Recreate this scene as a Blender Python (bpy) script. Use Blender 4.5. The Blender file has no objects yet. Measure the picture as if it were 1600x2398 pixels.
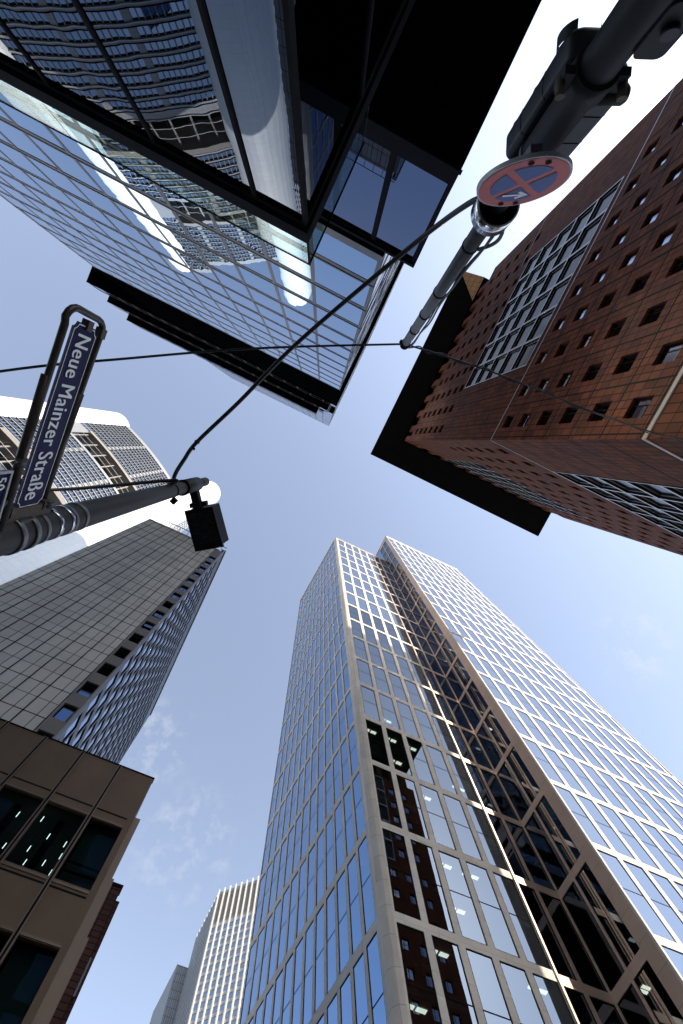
import bpy, math, random
from mathutils import Vector, Matrix
random.seed(7)
S = bpy.context.scene
COL = S.collection
ZO = 1.6                      # eye height: heights below are given above the camera, the ground is at z = 0

# ------------------------------------------------------------------ camera
F_PX, CX, CY, VX, VY, TH = 1067.0, 800.0, 1199.0, 757.0, 1034.0, math.radians(26)
zc = Vector((VX - CX, VY - CY, F_PX)).normalized()
ex = Vector((math.cos(TH), math.sin(TH), 0))
xc = (ex - zc * ex.dot(zc)).normalized()
yc = zc.cross(xc)
right = Vector((xc[0], yc[0], zc[0])); down = Vector((xc[1], yc[1], zc[1])); fwd = Vector((xc[2], yc[2], zc[2]))
cam_d = bpy.data.cameras.new('camera')
cam = bpy.data.objects.new('camera', cam_d); COL.objects.link(cam)
rot = Matrix((right, -down, -fwd)).transposed()
cam.matrix_world = Matrix.Translation((0, 0, ZO)) @ rot.to_4x4()
cam_d.sensor_fit = 'VERTICAL'; cam_d.sensor_height = 36.0; cam_d.lens = 36.0 * F_PX / 2398.0
cam_d.clip_start = 0.05; cam_d.clip_end = 6000
S.camera = cam

def project(p):
    d = Vector(p) - Vector((0, 0, ZO))
    z = d.dot(fwd)
    if z < 0.05: return None
    return (CX + F_PX * d.dot(right) / z, CY + F_PX * d.dot(down) / z)

# ------------------------------------------------------------------ sky, sun, exposure
SUN_AZ, SUN_EL = math.radians(-58), math.radians(38)
sun_dir = Vector((math.cos(SUN_AZ) * math.cos(SUN_EL), math.sin(SUN_AZ) * math.cos(SUN_EL), math.sin(SUN_EL)))
W = bpy.data.worlds.new('World'); S.world = W; W.use_nodes = True
wt = W.node_tree; wt.nodes.clear()
def wn(t, **k):
    n = wt.nodes.new(t)
    for a, b in k.items(): setattr(n, a, b)
    return n
out = wn('ShaderNodeOutputWorld'); bg = wn('ShaderNodeBackground'); sky = wn('ShaderNodeTexSky')
sky.sky_type = 'NISHITA'; sky.sun_disc = False
sky.sun_elevation = SUN_EL
sky.sun_rotation = math.atan2(sun_dir.x, sun_dir.y)
sky.altitude = 100; sky.air_density = 1.0; sky.dust_density = 0.65; sky.ozone_density = 1.0
bg.inputs['Strength'].default_value = 0.14
# thin wisps of cloud, placed by direction in the sky
geo = wn('ShaderNodeNewGeometry'); neg = wn('ShaderNodeVectorMath', operation='SCALE'); neg.inputs['Scale'].default_value = -1
wt.links.new(geo.outputs['Incoming'], neg.inputs[0])
tcw = wn('ShaderNodeTexCoord')
noi = wn('ShaderNodeTexNoise'); noi.inputs['Scale'].default_value = 34; noi.inputs['Detail'].default_value = 7; noi.inputs['Roughness'].default_value = 0.62
wt.links.new(tcw.outputs['Generated'], noi.inputs['Vector'])
acc = None
for (dx, dy, dz), spread, gain in (((0.655, 0.085, 0.75), 0.0035, 1.0), ((-0.045, 0.63, 0.776), 0.004, 0.9), ((0.08, 0.715, 0.69), 0.006, 0.75), ((0.9, 0.3, 0.4), 0.06, 0.8), ((-0.6, 0.5, 0.55), 0.05, 0.6), ((0.2, -0.8, 0.5), 0.06, 0.6)):
    d = wn('ShaderNodeVectorMath', operation='DOT_PRODUCT'); d.inputs[1].default_value = Vector((dx, dy, dz)).normalized()
    wt.links.new(tcw.outputs['Generated'], d.inputs[0])
    m = wn('ShaderNodeMapRange', interpolation_type='SMOOTHSTEP'); m.inputs['From Min'].default_value = 1 - spread; m.inputs['From Max'].default_value = 1.0
    m.inputs['To Max'].default_value = gain
    wt.links.new(d.outputs['Value'], m.inputs['Value'])
    if acc is None: acc = m.outputs[0]
    else:
        a = wn('ShaderNodeMath', operation='MAXIMUM'); wt.links.new(acc, a.inputs[0]); wt.links.new(m.outputs[0], a.inputs[1]); acc = a.outputs[0]
mr = wn('ShaderNodeMapRange'); mr.inputs['From Min'].default_value = 0.48; mr.inputs['From Max'].default_value = 1.0
wt.links.new(noi.outputs[0], mr.inputs['Value'])
mul = wn('ShaderNodeMath', operation='MULTIPLY'); wt.links.new(mr.outputs[0], mul.inputs[0]); wt.links.new(acc, mul.inputs[1])
mixc = wn('ShaderNodeMix', data_type='RGBA'); mixc.inputs[7].default_value = (2.6, 2.7, 2.9, 1)
hsv = wn('ShaderNodeHueSaturation'); hsv.inputs['Saturation'].default_value = 0.71; hsv.inputs['Hue'].default_value = 0.502
wt.links.new(sky.outputs[0], hsv.inputs['Color'])
wt.links.new(mul.outputs[0], mixc.inputs[0]); wt.links.new(hsv.outputs[0], mixc.inputs[6])
wt.links.new(mixc.outputs[2], bg.inputs['Color']); wt.links.new(bg.outputs[0], out.inputs['Surface'])

sl = bpy.data.lights.new('sun', 'SUN'); sl.energy = 2.9; sl.angle = math.radians(0.5); sl.color = (1.0, 0.91, 0.78)
so = bpy.data.objects.new('sun', sl); COL.objects.link(so); so.rotation_euler = sun_dir.to_track_quat('Z', 'Y').to_euler()
so.location = (60, -90, 260)
S.view_settings.view_transform = 'Standard'; S.view_settings.look = 'None'; S.view_settings.exposure = 1.25; S.view_settings.gamma = 1
S.view_settings.use_curve_mapping = False
S.cycles.max_bounces = 8; S.cycles.diffuse_bounces = 3; S.cycles.glossy_bounces = 5; S.cycles.transmission_bounces = 4; S.cycles.transparent_max_bounces = 12
S.cycles.caustics_reflective = True; S.cycles.blur_glossy = 0.12; S.cycles.sample_clamp_indirect = 25

# ------------------------------------------------------------------ materials
def mat(name, base=(0.5, 0.5, 0.5), rough=0.6, metal=0.0, var=0.0, vscale=0.6, bump=0.0, bscale=3.0, joints=None, emit=None, spec=0.5, ior=1.5, dirt=0.0):
    """joints = (width, height, joint size, joint colour factor, tone variation) in metres on the UV map"""
    m = bpy.data.materials.new(name); m.use_nodes = True; nt = m.node_tree; p = nt.nodes['Principled BSDF']
    p.inputs['Roughness'].default_value = rough; p.inputs['Metallic'].default_value = metal; p.inputs['IOR'].default_value = ior
    p.inputs['Specular IOR Level'].default_value = spec
    p.inputs['Base Color'].default_value = (*base, 1)
    N = lambda t: nt.nodes.new(t)
    tc = N('ShaderNodeTexCoord')
    col = None
    if joints:
        w, h, js, jf, tv = joints
        br = N('ShaderNodeTexBrick'); br.offset = 0.0; br.squash = 1.0
        br.inputs['Scale'].default_value = 1.0; br.inputs['Brick Width'].default_value = w; br.inputs['Row Height'].default_value = h
        br.inputs['Mortar Size'].default_value = js; br.inputs['Mortar Smooth'].default_value = 0.1
        br.inputs['Color1'].default_value = tuple(c * (1 - tv) for c in base) + (1,)
        br.inputs['Color2'].default_value = tuple(min(1, c * (1 + tv)) for c in base) + (1,)
        br.inputs['Mortar'].default_value = tuple(c * jf for c in base) + (1,)
        nt.links.new(tc.outputs['UV'], br.inputs['Vector'])
        col = br.outputs['Color']
        bp = N('ShaderNodeBump'); bp.inputs['Strength'].default_value = 0.6; bp.inputs['Distance'].default_value = 0.03; bp.invert = True
        nt.links.new(br.outputs['Fac'], bp.inputs['Height']); nt.links.new(bp.outputs[0], p.inputs['Normal'])
    if var > 0:
        nz = N('ShaderNodeTexNoise'); nz.inputs['Scale'].default_value = vscale; nz.inputs['Detail'].default_value = 6; nz.inputs['Roughness'].default_value = 0.65
        nt.links.new(tc.outputs['Object'], nz.inputs['Vector'])
        r = N('ShaderNodeMapRange'); r.inputs['From Min'].default_value = 0.3; r.inputs['From Max'].default_value = 0.7
        r.inputs['To Min'].default_value = 1 - var; r.inputs['To Max'].default_value = 1 + var
        nt.links.new(nz.outputs[0], r.inputs['Value'])
        vm = N('ShaderNodeVectorMath'); vm.operation = 'SCALE'
        if col is None: vm.inputs[0].default_value = base
        else: nt.links.new(col, vm.inputs[0])
        nt.links.new(r.outputs[0], vm.inputs['Scale']); col = vm.outputs[0]
        rr = N('ShaderNodeMapRange'); rr.inputs['To Min'].default_value = max(0, rough - 0.08); rr.inputs['To Max'].default_value = min(1, rough + 0.08)
        nt.links.new(nz.outputs[0], rr.inputs['Value']); nt.links.new(rr.outputs[0], p.inputs['Roughness'])
    if col is not None: nt.links.new(col, p.inputs['Base Color'])
    if bump > 0:
        nb = N('ShaderNodeTexNoise'); nb.inputs['Scale'].default_value = bscale; nb.inputs['Detail'].default_value = 3
        nt.links.new(tc.outputs['Object'], nb.inputs['Vector'])
        bb = N('ShaderNodeBump'); bb.inputs['Strength'].default_value = 1.0; bb.inputs['Distance'].default_value = bump
        nt.links.new(nb.outputs[0], bb.inputs['Height']); nt.links.new(bb.outputs[0], p.inputs['Normal'])
    if emit:
        p.inputs['Emission Color'].default_value = (*emit[:3], 1); p.inputs['Emission Strength'].default_value = emit[3]
    return m

def glass_mat(name, tint, wave=0.0015, wscale=0.7, see=0.0, thr=(0.35, 0.4, 0.38), rough=0.0):
    """coated facade glass: tinted mirror whose tint fades to white at grazing angles; see > 0 also lets one look in"""
    m = bpy.data.materials.new(name); m.use_nodes = True; nt = m.node_tree; p = nt.nodes['Principled BSDF']
    p.inputs['Metallic'].default_value = 1.0; p.inputs['Roughness'].default_value = rough; p.inputs['Base Color'].default_value = (*tint, 1)
    N = lambda t: nt.nodes.new(t)
    tc = N('ShaderNodeTexCoord')
    nb = N('ShaderNodeTexNoise'); nb.inputs['Scale'].default_value = wscale; nb.inputs['Detail'].default_value = 1.5
    nt.links.new(tc.outputs['Object'], nb.inputs['Vector'])
    bb = N('ShaderNodeBump'); bb.inputs['Strength'].default_value = 1.0; bb.inputs['Distance'].default_value = wave
    nt.links.new(nb.outputs[0], bb.inputs['Height']); nt.links.new(bb.outputs[0], p.inputs['Normal'])
    if see > 0:
        tr = N('ShaderNodeBsdfTransparent'); tr.inputs['Color'].default_value = (*thr, 1)
        mx = N('ShaderNodeMixShader'); mx.inputs[0].default_value = see
        o = nt.nodes['Material Output']
        nt.links.new(p.outputs[0], mx.inputs[1]); nt.links.new(tr.outputs[0], mx.inputs[2]); nt.links.new(mx.outputs[0], o.inputs['Surface'])
    return m

M = {}
M['stone'] = mat('pale_stone', (0.67, 0.59, 0.495), 0.65, var=0.08, vscale=0.35, joints=(3.0, 1.4, 0.012, 0.6, 0.05))
M['stone_shaft'] = mat('pale_stone_shaft', (0.62, 0.53, 0.43), 0.6, var=0.10, vscale=0.4, joints=(4.0, 2.1, 0.02, 0.55, 0.05))
M['bronze'] = mat('bronze_metal', (0.56, 0.41, 0.31), 0.4, 0.35, var=0.08, vscale=0.5, joints=(9.0, 2.1, 0.015, 0.5, 0.05))
M['gasket'] = mat('black_gasket', (0.010, 0.010, 0.012), 0.8, spec=0.08)
M['glass_tower'] = glass_mat('blue_tower_glass', (0.26, 0.31, 0.375), 0.0008, 0.5)
M['glass_side'] = glass_mat('deep_blue_glass', (0.17, 0.30, 0.50), 0.0006, 0.5)
M['glass_see'] = glass_mat('clear_office_glass', (0.20, 0.25, 0.315), 0.0008, 0.5, see=0.36, thr=(0.30, 0.38, 0.36))
M['glass_recess'] = glass_mat('dark_recess_glass', (0.26, 0.30, 0.36), 0.0006, 0.5, see=0.4, thr=(0.3, 0.36, 0.34))
M['glass_omni'] = glass_mat('steel_blue_glass', (0.30, 0.45, 0.64), 0.0022, 0.55)
M['glass_podium'] = glass_mat('dark_lobby_glass', (0.07, 0.095, 0.14), 0.0022, 0.7)
M['glass_box'] = glass_mat('slate_blue_glass', (0.11, 0.15, 0.25), 0.0015, 0.4)
M['glass_dark'] = glass_mat('dark_window_glass', (0.34, 0.37, 0.47), 0.0015, 0.8)
M['glass_gray'] = glass_mat('sky_blue_glass', (0.26, 0.40, 0.66), 0.001, 0.5)
M['glass_white'] = glass_mat('grey_blue_glass', (0.22, 0.30, 0.40), 0.0004, 0.5)
M['glass_flank'] = glass_mat('flank_glass', (0.90, 0.90, 0.90), 0.0002, 0.5, rough=0.17)
M['glass_brown'] = glass_mat('shop_glass', (0.015, 0.022, 0.026), 0.0008, 0.5, see=0.6, thr=(0.3, 0.4, 0.39))
M['glass_clear'] = glass_mat('clear_parapet_glass', (0.5, 0.6, 0.62), 0.0004, 0.5, see=0.72, thr=(0.78, 0.86, 0.84))
M['glass_black'] = mat('black_bay_glass', (0.004, 0.004, 0.005), 0.12, spec=0.12)
M['darkmetal'] = mat('dark_metal_trim', (0.011, 0.011, 0.015), 0.85, 0.0, spec=0.06, var=0.08)
M['charcoal'] = mat('charcoal_metal', (0.05, 0.048, 0.052), 0.38, 0.3, var=0.08, vscale=0.4)
M['slab_edge'] = mat('grey_metal_trim', (0.13, 0.12, 0.125), 0.4, 0.3, var=0.05)
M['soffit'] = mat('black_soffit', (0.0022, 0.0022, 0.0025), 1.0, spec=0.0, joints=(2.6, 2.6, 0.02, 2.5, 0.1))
M['darkpole'] = mat('dark_painted_mast', (0.011, 0.011, 0.012), 0.6, 0.0, spec=0.25, var=0.4, vscale=12, bump=0.0006, bscale=80)
M['alu'] = mat('silver_frame', (0.42, 0.43, 0.46), 0.4, 0.35, var=0.06)
M['terra'] = mat('terracotta_panels', (0.108, 0.029, 0.0098), 0.7, spec=0.08, var=0.28, vscale=0.25, joints=(0.625, 1.03, 0.04, 0.15, 0.3))
M['terra_sunlit'] = mat('terracotta_soffit_sunlit', (0.42, 0.19, 0.055), 0.6, var=0.1, joints=(1.1, 1.1, 0.05, 0.3, 0.08))
M['roofblack'] = mat('black_roof_cladding', (0.0035, 0.003, 0.003), 0.8, spec=0.03, joints=(1.6, 1.6, 0.02, 0.5, 0.15))
M['beige_line'] = mat('beige_joint_strip', (0.42, 0.36, 0.29), 0.5)
M['panel'] = mat('grey_brown_panels', (0.66, 0.575, 0.48), 0.6, spec=0.2, var=0.10, vscale=0.25, joints=(1.26, 2.35, 0.03, 0.3, 0.07))
M['darkstone'] = mat('dark_stone', (0.035, 0.033, 0.034), 0.6, var=0.12, joints=(1.2, 0.8, 0.02, 0.5, 0.1))
M['glass_far'] = glass_mat('far_grey_glass', (0.34, 0.39, 0.44), 0.0003, 0.5)
M['gframe'] = mat('blue_grey_frame', (0.20, 0.20, 0.225), 0.45, 0.2, var=0.05)
M['brownstone'] = mat('taupe_reveal', (0.20, 0.165, 0.135), 0.6, var=0.08)
M['white'] = mat('white_cladding', (0.88, 0.88, 0.86), 0.4, var=0.03, vscale=0.2, joints=(2.2, 2.6, 0.025, 0.72, 0.02))
M['white2'] = mat('white_spandrel', (0.24, 0.24, 0.24), 0.45, var=0.03, joints=(1.6, 4.0, 0.03, 0.6, 0.02))
M['garden'] = mat('garden_concrete', (0.24, 0.215, 0.19), 0.7, var=0.1)
M['cream'] = mat('cream_pilaster', (0.85, 0.74, 0.62), 0.55, var=0.04)
M['pale'] = mat('pale_spandrel', (0.42, 0.42, 0.43), 0.5, var=0.05)
M['crownrib'] = mat('crown_louvre', (0.24, 0.235, 0.23), 0.5, var=0.08)
M['panel_joint'] = mat('panel_joint_black', (0.012, 0.011, 0.010), 0.8, spec=0.05)
M['greyrib'] = mat('grey_ribbed_cladding', (0.25, 0.255, 0.27), 0.5, var=0.08, joints=(1.0, 3.4, 0.12, 0.4, 0.1))
M['bronzepanel'] = mat('bronze_panel', (0.17, 0.108, 0.064), 0.55, 0.1, spec=0.2, var=0.14, vscale=0.6, bump=0.0006, bscale=60)
M['bronzefin'] = mat('bronze_fin', (0.19, 0.125, 0.078), 0.4, 0.4, var=0.08, vscale=0.8)
M['redbrick'] = mat('red_brown_tiles', (0.075, 0.031, 0.023), 0.7, spec=0.1, var=0.15, joints=(0.42, 0.24, 0.025, 0.4, 0.25))
M['interior'] = mat('dark_interior', (0.10, 0.10, 0.095), 0.8, var=0.25, vscale=0.4)
M['ceiling'] = mat('office_ceiling', (0.30, 0.30, 0.29), 0.8)
M['blind'] = mat('green_grey_blind', (0.16, 0.22, 0.19), 0.7)
M['lamp_on'] = mat('lit_lamp', (0.9, 0.9, 0.85), 0.5, emit=(1.0, 0.95, 0.86, 2.2))
M['pendant'] = mat('lit_pendant', (0.9, 0.95, 0.95), 0.5, emit=(0.88, 1.0, 0.97, 2.5))
M['asphalt'] = mat('asphalt', (0.05, 0.05, 0.052), 0.85, var=0.25, vscale=1.5, bump=0.004, bscale=40)
M['paving'] = mat('paving_slabs', (0.26, 0.25, 0.235), 0.8, var=0.12, vscale=1.0, joints=(0.6, 0.4, 0.012, 0.5, 0.08))
M['kerb'] = mat('kerb_stone', (0.32, 0.31, 0.29), 0.75, var=0.12)
M['roadpaint'] = mat('road_paint', (0.75, 0.75, 0.72), 0.6, var=0.1, vscale=4)
M['roofing'] = mat('roof_gravel', (0.2, 0.2, 0.19), 0.9, var=0.15)
M['polegrey'] = mat('painted_pole_grey', (0.034, 0.031, 0.029), 0.6, 0.1, var=0.25, vscale=9, bump=0.0006, bscale=90)
M['galv'] = mat('galvanised_steel', (0.10, 0.104, 0.112), 0.5, 0.4, var=0.3, vscale=14, bump=0.0006, bscale=80)
M['steel'] = mat('polished_band', (0.62, 0.62, 0.64), 0.16, 1.0, var=0.12, vscale=30)
M['dullband'] = mat('dull_band', (0.20, 0.20, 0.205), 0.45, 0.6, var=0.2, vscale=30)
M['blackplastic'] = mat('black_plastic', (0.008, 0.008, 0.009), 0.55, spec=0.25, var=0.3, vscale=8)
M['greenblack'] = mat('dark_signal_housing', (0.007, 0.009, 0.013), 0.42, spec=0.3, var=0.2, vscale=6)
M['rust'] = mat('weathered_bracket', (0.10, 0.075, 0.055), 0.65, 0.3, var=0.4, vscale=25, bump=0.001, bscale=60)
M['tube'] = mat('dark_brown_tube', (0.05, 0.038, 0.03), 0.42, 0.4, var=0.3, vscale=20)
M['signblue'] = mat('navy_enamel', (0.008, 0.007, 0.062), 0.5, spec=0.12, var=0.1, vscale=10)
M['signwhite'] = mat('sign_white', (0.92, 0.92, 0.92), 0.45)
M['signgrey'] = mat('sign_edge_grey', (0.42, 0.42, 0.43), 0.45, 0.2, var=0.12, vscale=20)
M['signred'] = mat('faded_red', (0.50, 0.095, 0.085), 0.5, var=0.16, vscale=14)
M['signsky'] = mat('faded_blue', (0.028, 0.085, 0.30), 0.5, var=0.2, vscale=16)
M['lens'] = mat('lamp_lens', (0.02, 0.018, 0.016), 0.08, var=0.2, vscale=12, spec=0.6)
M['reflector'] = mat('lamp_reflector', (0.06, 0.052, 0.045), 0.35, 0.6, var=0.3, vscale=10)
M['redlens'] = mat('red_lens', (0.12, 0.008, 0.006), 0.15)
M['greenlens'] = mat('green_lens', (0.005, 0.06, 0.035), 0.15)
M['wire'] = mat('black_cable', (0.010, 0.010, 0.010), 0.5)

# ------------------------------------------------------------------ mesh builder
class MB:
    def __init__(s): s.v = []; s.f = []; s.mi = []; s.m = []; s.sm = []
    def slot(s, m):
        if m not in s.m: s.m.append(m)
        return s.m.index(m)
    def face(s, pts, m, smooth=False):
        i = len(s.v); s.v += [(p[0], p[1], p[2] + ZO) for p in pts]; s.f.append(tuple(range(i, i + len(pts)))); s.mi.append(s.slot(m)); s.sm.append(smooth)
    def prism(s, poly, z0, z1, m, top=None, bottom=None):
        """poly = plan outline, counter-clockwise seen from above (x right, y up)"""
        n = len(poly)
        for i in range(n):
            a, b = poly[i], poly[(i + 1) % n]
            s.face([(a[0], a[1], z0), (b[0], b[1], z0), (b[0], b[1], z1), (a[0], a[1], z1)], m)
        s.face([(p[0], p[1], z1) for p in poly], top or m)
        s.face([(p[0], p[1], z0) for p in reversed(poly)], bottom or m)
    def box(s, x0, x1, y0, y1, z0, z1, m, top=None, bottom=None):
        s.prism([(x0, y0), (x1, y0), (x1, y1), (x0, y1)], z0, z1, m, top, bottom)
    def obox(s, o, ax, ay, az, m):
        """box from corner o along three edge vectors"""
        o, ax, ay, az = map(Vector, (o, ax, ay, az))
        if ax.cross(ay).dot(az) < 0: ax, ay = ay, ax
        p = [o, o + ax, o + ax + ay, o + ay]; q = [k + az for k in p]
        s.face(p[::-1], m); s.face(q, m)
        for i in range(4):
            j = (i + 1) % 4; s.face([p[i], p[j], q[j], q[i]], m)
    def tube(s, pts, r, m, n=12, cap=True):
        pts = [Vector(p) for p in pts]; rs = r if isinstance(r, (list, tuple)) else [r] * len(pts)
        rings = []; up = None
        for i, p in enumerate(pts):
            t = (pts[min(i + 1, len(pts) - 1)] - pts[max(i - 1, 0)]).normalized()
            if up is None: up = Vector((0, 0, 1)) if abs(t.z) < 0.9 else Vector((1, 0, 0))
            a = t.cross(up).normalized(); b = a.cross(t).normalized(); up = b
            rings.append([p + (a * math.cos(k * 2 * math.pi / n) + b * math.sin(k * 2 * math.pi / n)) * rs[i] for k in range(n)])
        for i in range(len(rings) - 1):
            for k in range(n):
                l = (k + 1) % n; s.face([rings[i][k], rings[i][l], rings[i + 1][l], rings[i + 1][k]], m, True)
        if cap: s.face(rings[0][::-1], m); s.face(rings[-1], m)
    def build(s, name, parent=None, loc=None, merge=False):
        me = bpy.data.meshes.new(name); off = Vector(loc) if loc else Vector((0, 0, 0))
        if parent is not None: off = Vector(parent.get('_o', (0, 0, 0)))
        me.from_pydata([tuple(Vector(v) - off) for v in s.v], [], s.f)
        for m in s.m: me.materials.append(M[m])
        uv = me.uv_layers.new(name='UVMap'); k = 0
        for pi, poly in enumerate(me.polygons):
            poly.material_index = s.mi[pi]; poly.use_smooth = s.sm[pi]; n = poly.normal
            t = None if abs(n.z) > 0.7 else Vector((-n.y, n.x, 0)).normalized()
            for vi in poly.vertices:
                v = s.v[vi]
                uv.data[k].uv = (v[0], v[1]) if t is None else (t.x * v[0] + t.y * v[1], v[2]); k += 1
        if merge:
            import bmesh
            b = bmesh.new(); b.from_mesh(me); bmesh.ops.remove_doubles(b, verts=b.verts, dist=1e-5); b.to_mesh(me); b.free()
        ob = bpy.data.objects.new(name, me); COL.objects.link(ob)
        if parent is not None: ob.parent = parent
        elif loc: ob.location = loc
        return ob

def thing(name, label, cat, loc, group=None):
    o = bpy.data.objects.new(name, None); COL.objects.link(o); o.location = loc; o.empty_display_size = 0.5
    o['label'] = label; o['category'] = cat; o['_o'] = list(loc)
    if group: o['group'] = group
    return o
def tag(o, label, cat, group=None):
    o['label'] = label; o['category'] = cat
    if group: o['group'] = group
    return o
def structure(o): o['kind'] = 'structure'; return o

# ------------------------------------------------------------------ facades: a wall sheet with real openings, and the windows in them
class Facade:
    def __init__(s): s.win = []
    def wall(s, mb, p0, p1, h0, h1, holes, depth, m, reveal=None, glass=None, frame='gasket', fw=0.06, fd=0.05, transom=None, back=False, tilt=0.0, part='window'):
        """p0 -> p1 runs so that the outside lies on the right hand"""
        p0 = Vector((*p0, 0)); p1 = Vector((*p1, 0)); L = (p1 - p0).length; u = (p1 - p0) / L; n = Vector((u.y, -u.x, 0)); up = Vector((0, 0, 1))
        us = sorted({0.0, L} | {round(x, 4) for h in holes for x in h[:2]}); zs = sorted({h0, h1} | {round(x, 4) for h in holes for x in h[2:4]})
        P = lambda a, z, d=0.0: p0 + u * a + up * z - n * d
        import bisect
        filled = set()
        for h in holes:
            i0 = bisect.bisect_left(us, round(h[0], 4)); i1 = bisect.bisect_left(us, round(h[1], 4)); j0 = bisect.bisect_left(zs, round(h[2], 4)); j1 = bisect.bisect_left(zs, round(h[3], 4))
            for i in range(i0, i1):
                for j in range(j0, j1): filled.add((i, j))
        for j in range(len(zs) - 1):
            i = 0
            while i < len(us) - 1:
                if (i, j) in filled: i += 1; continue
                k = i
                while k < len(us) - 1 and (k, j) not in filled: k += 1
                mb.face([P(us[i], zs[j]), P(us[k], zs[j]), P(us[k], zs[j + 1]), P(us[i], zs[j + 1])], m); i = k
        rv = reveal or m
        for h in holes:
            a0, a1, z0, z1 = h[:4]
            if depth > 0:
                mb.face([P(a0, z0), P(a1, z0), P(a1, z0, depth), P(a0, z0, depth)], rv)
                mb.face([P(a0, z1, depth), P(a1, z1, depth), P(a1, z1), P(a0, z1)], rv)
                mb.face([P(a0, z0), P(a0, z0, depth), P(a0, z1, depth), P(a0, z1)], rv)
                mb.face([P(a1, z0, depth), P(a1, z0), P(a1, z1), P(a1, z1, depth)], rv)
            g = h[4] if len(h) > 4 else glass
            if g: s.win.append(dict(P=P, n=n, a0=a0, a1=a1, z0=z0, z1=z1, d=depth, glass=g, frame=frame, fw=fw, tr=transom, tilt=tilt, part=part, fd=fd))
    def geom(s, w, fb, gb):
        P, d, f = w['P'], w['d'], w['fw']; a0, a1, z0, z1 = w['a0'] + .002, w['a1'] - .002, w['z0'] + .002, w['z1'] - .002
        d0 = d - w['fd']
        o = [(a0, z0), (a1, z0), (a1, z1), (a0, z1)]; i = [(a0 + f, z0 + f), (a1 - f, z0 + f), (a1 - f, z1 - f), (a0 + f, z1 - f)]
        for k in range(4):
            l = (k + 1) % 4
            fb.face([P(*o[k], d0), P(*o[l], d0), P(*i[l], d0), P(*i[k], d0)], w['frame'])
            fb.face([P(*i[k], d0), P(*i[l], d0), P(*i[l], d), P(*i[k], d)], w['frame'])
        if w['tr']:
            for t in w['tr']:
                if t[0] == 'h':
                    z = z0 + (z1 - z0) * t[1]; b = t[2]
                    fb.face([P(a0 + f, z - b, d0 + .01), P(a1 - f, z - b, d0 + .01), P(a1 - f, z + b, d0 + .01), P(a0 + f, z + b, d0 + .01)], w['frame'])
                else:
                    a = a0 + (a1 - a0) * t[1]; b = t[2]
                    fb.face([P(a - b, z0 + f, d0 + .015), P(a + b, z0 + f, d0 + .015), P(a + b, z1 - f, d0 + .015), P(a - b, z1 - f, d0 + .015)], w['frame'])
        tx = random.gauss(0, w['tilt']); ty = random.gauss(0, w['tilt']); cu, cz = (a0 + a1) / 2, (z0 + z1) / 2
        gb.face([P(a, z, d + .006 + tx * (a - cu) + ty * (z - cz)) for a, z in o], w['glass'])
    def build(s, parent, limit=100):
        groups = {}
        for w in s.win: groups.setdefault(w['part'], []).append(w)
        for part, ws in groups.items():
            def size(w):
                pts = [project(tuple(w['P'](a, z) + Vector((0, 0, ZO)))) for a, z in ((w['a0'], w['z0']), (w['a1'], w['z0']), (w['a1'], w['z1']), (w['a0'], w['z1']))]
                if any(p is None for p in pts): return 0
                c = (sum(p[0] for p in pts) / 4, sum(p[1] for p in pts) / 4)
                if not (-10 < c[0] < 1610 and -10 < c[1] < 2408): return 0
                mid = w['P']((w['a0'] + w['a1']) / 2, (w['z0'] + w['z1']) / 2)
                if w['n'].dot(mid) > 0: return 0
                return abs(sum(pts[i][0] * pts[(i + 1) % 4][1] - pts[(i + 1) % 4][0] * pts[i][1] for i in range(4))) / 2
            ws = sorted(ws, key=size, reverse=True)
            cut = min(limit, len(ws))
            while cut > 0 and size(ws[cut - 1]) <= 0: cut -= 1
            for w in ws[:cut]:
                fb, gb = MB(), MB(); s.geom(w, fb, gb)
                fo = fb.build(part, parent); go = gb.build('pane', parent); go.parent = fo
            if ws[cut:]:
                b = MB()
                for w in ws[cut:]: s.geom(w, b, b)
                o = b.build(part, parent); o['kind'] = 'stuff'

def grid(u0, pitch, n, w, rows, extra=None):
    return [(u0 + i * pitch, u0 + i * pitch + w, a, b) for i in range(n) for a, b in rows]
G = -ZO
# ------------------------------------------------------------------ ground, roads, pavements
b = MB(); b.face([(-3000, -3000, G), (3000, -3000, G), (3000, 3000, G), (-3000, 3000, G)], 'asphalt'); structure(b.build('ground'))
b = MB(); b.box(-400, 400, 3.2, 11.1, G, G + .006, 'asphalt'); b.box(1.6, 10.4, -400, 3.2, G, G + .005, 'asphalt'); structure(b.build('road'))
b = MB()
for x in range(-60, 120, 6): b.box(x, x + 3, 7.5, 7.65, G + .006, G + .010, 'roadpaint')
for y in range(-80, 0, 6): b.box(5.9, 6.05, y, y + 3, G + .006, G + .010, 'roadpaint')
structure(b.build('road_marking'))
b = MB()
for x0, x1, y0, y1 in ((-90, 1.5, -3.6, 3.0), (-2.0, 1.5, -60, -3.6), (10.5, 16.9, -60, 3.0), (16.9, 90, -8.2, 3.0), (-90, 120, 11.2, 13.7), (0.3, 120, 13.7, 29.4)):
    b.box(x0, x1, y0, y1, G, G + .13, 'kerb', top='paving')
structure(b.build('pavement'))

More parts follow.
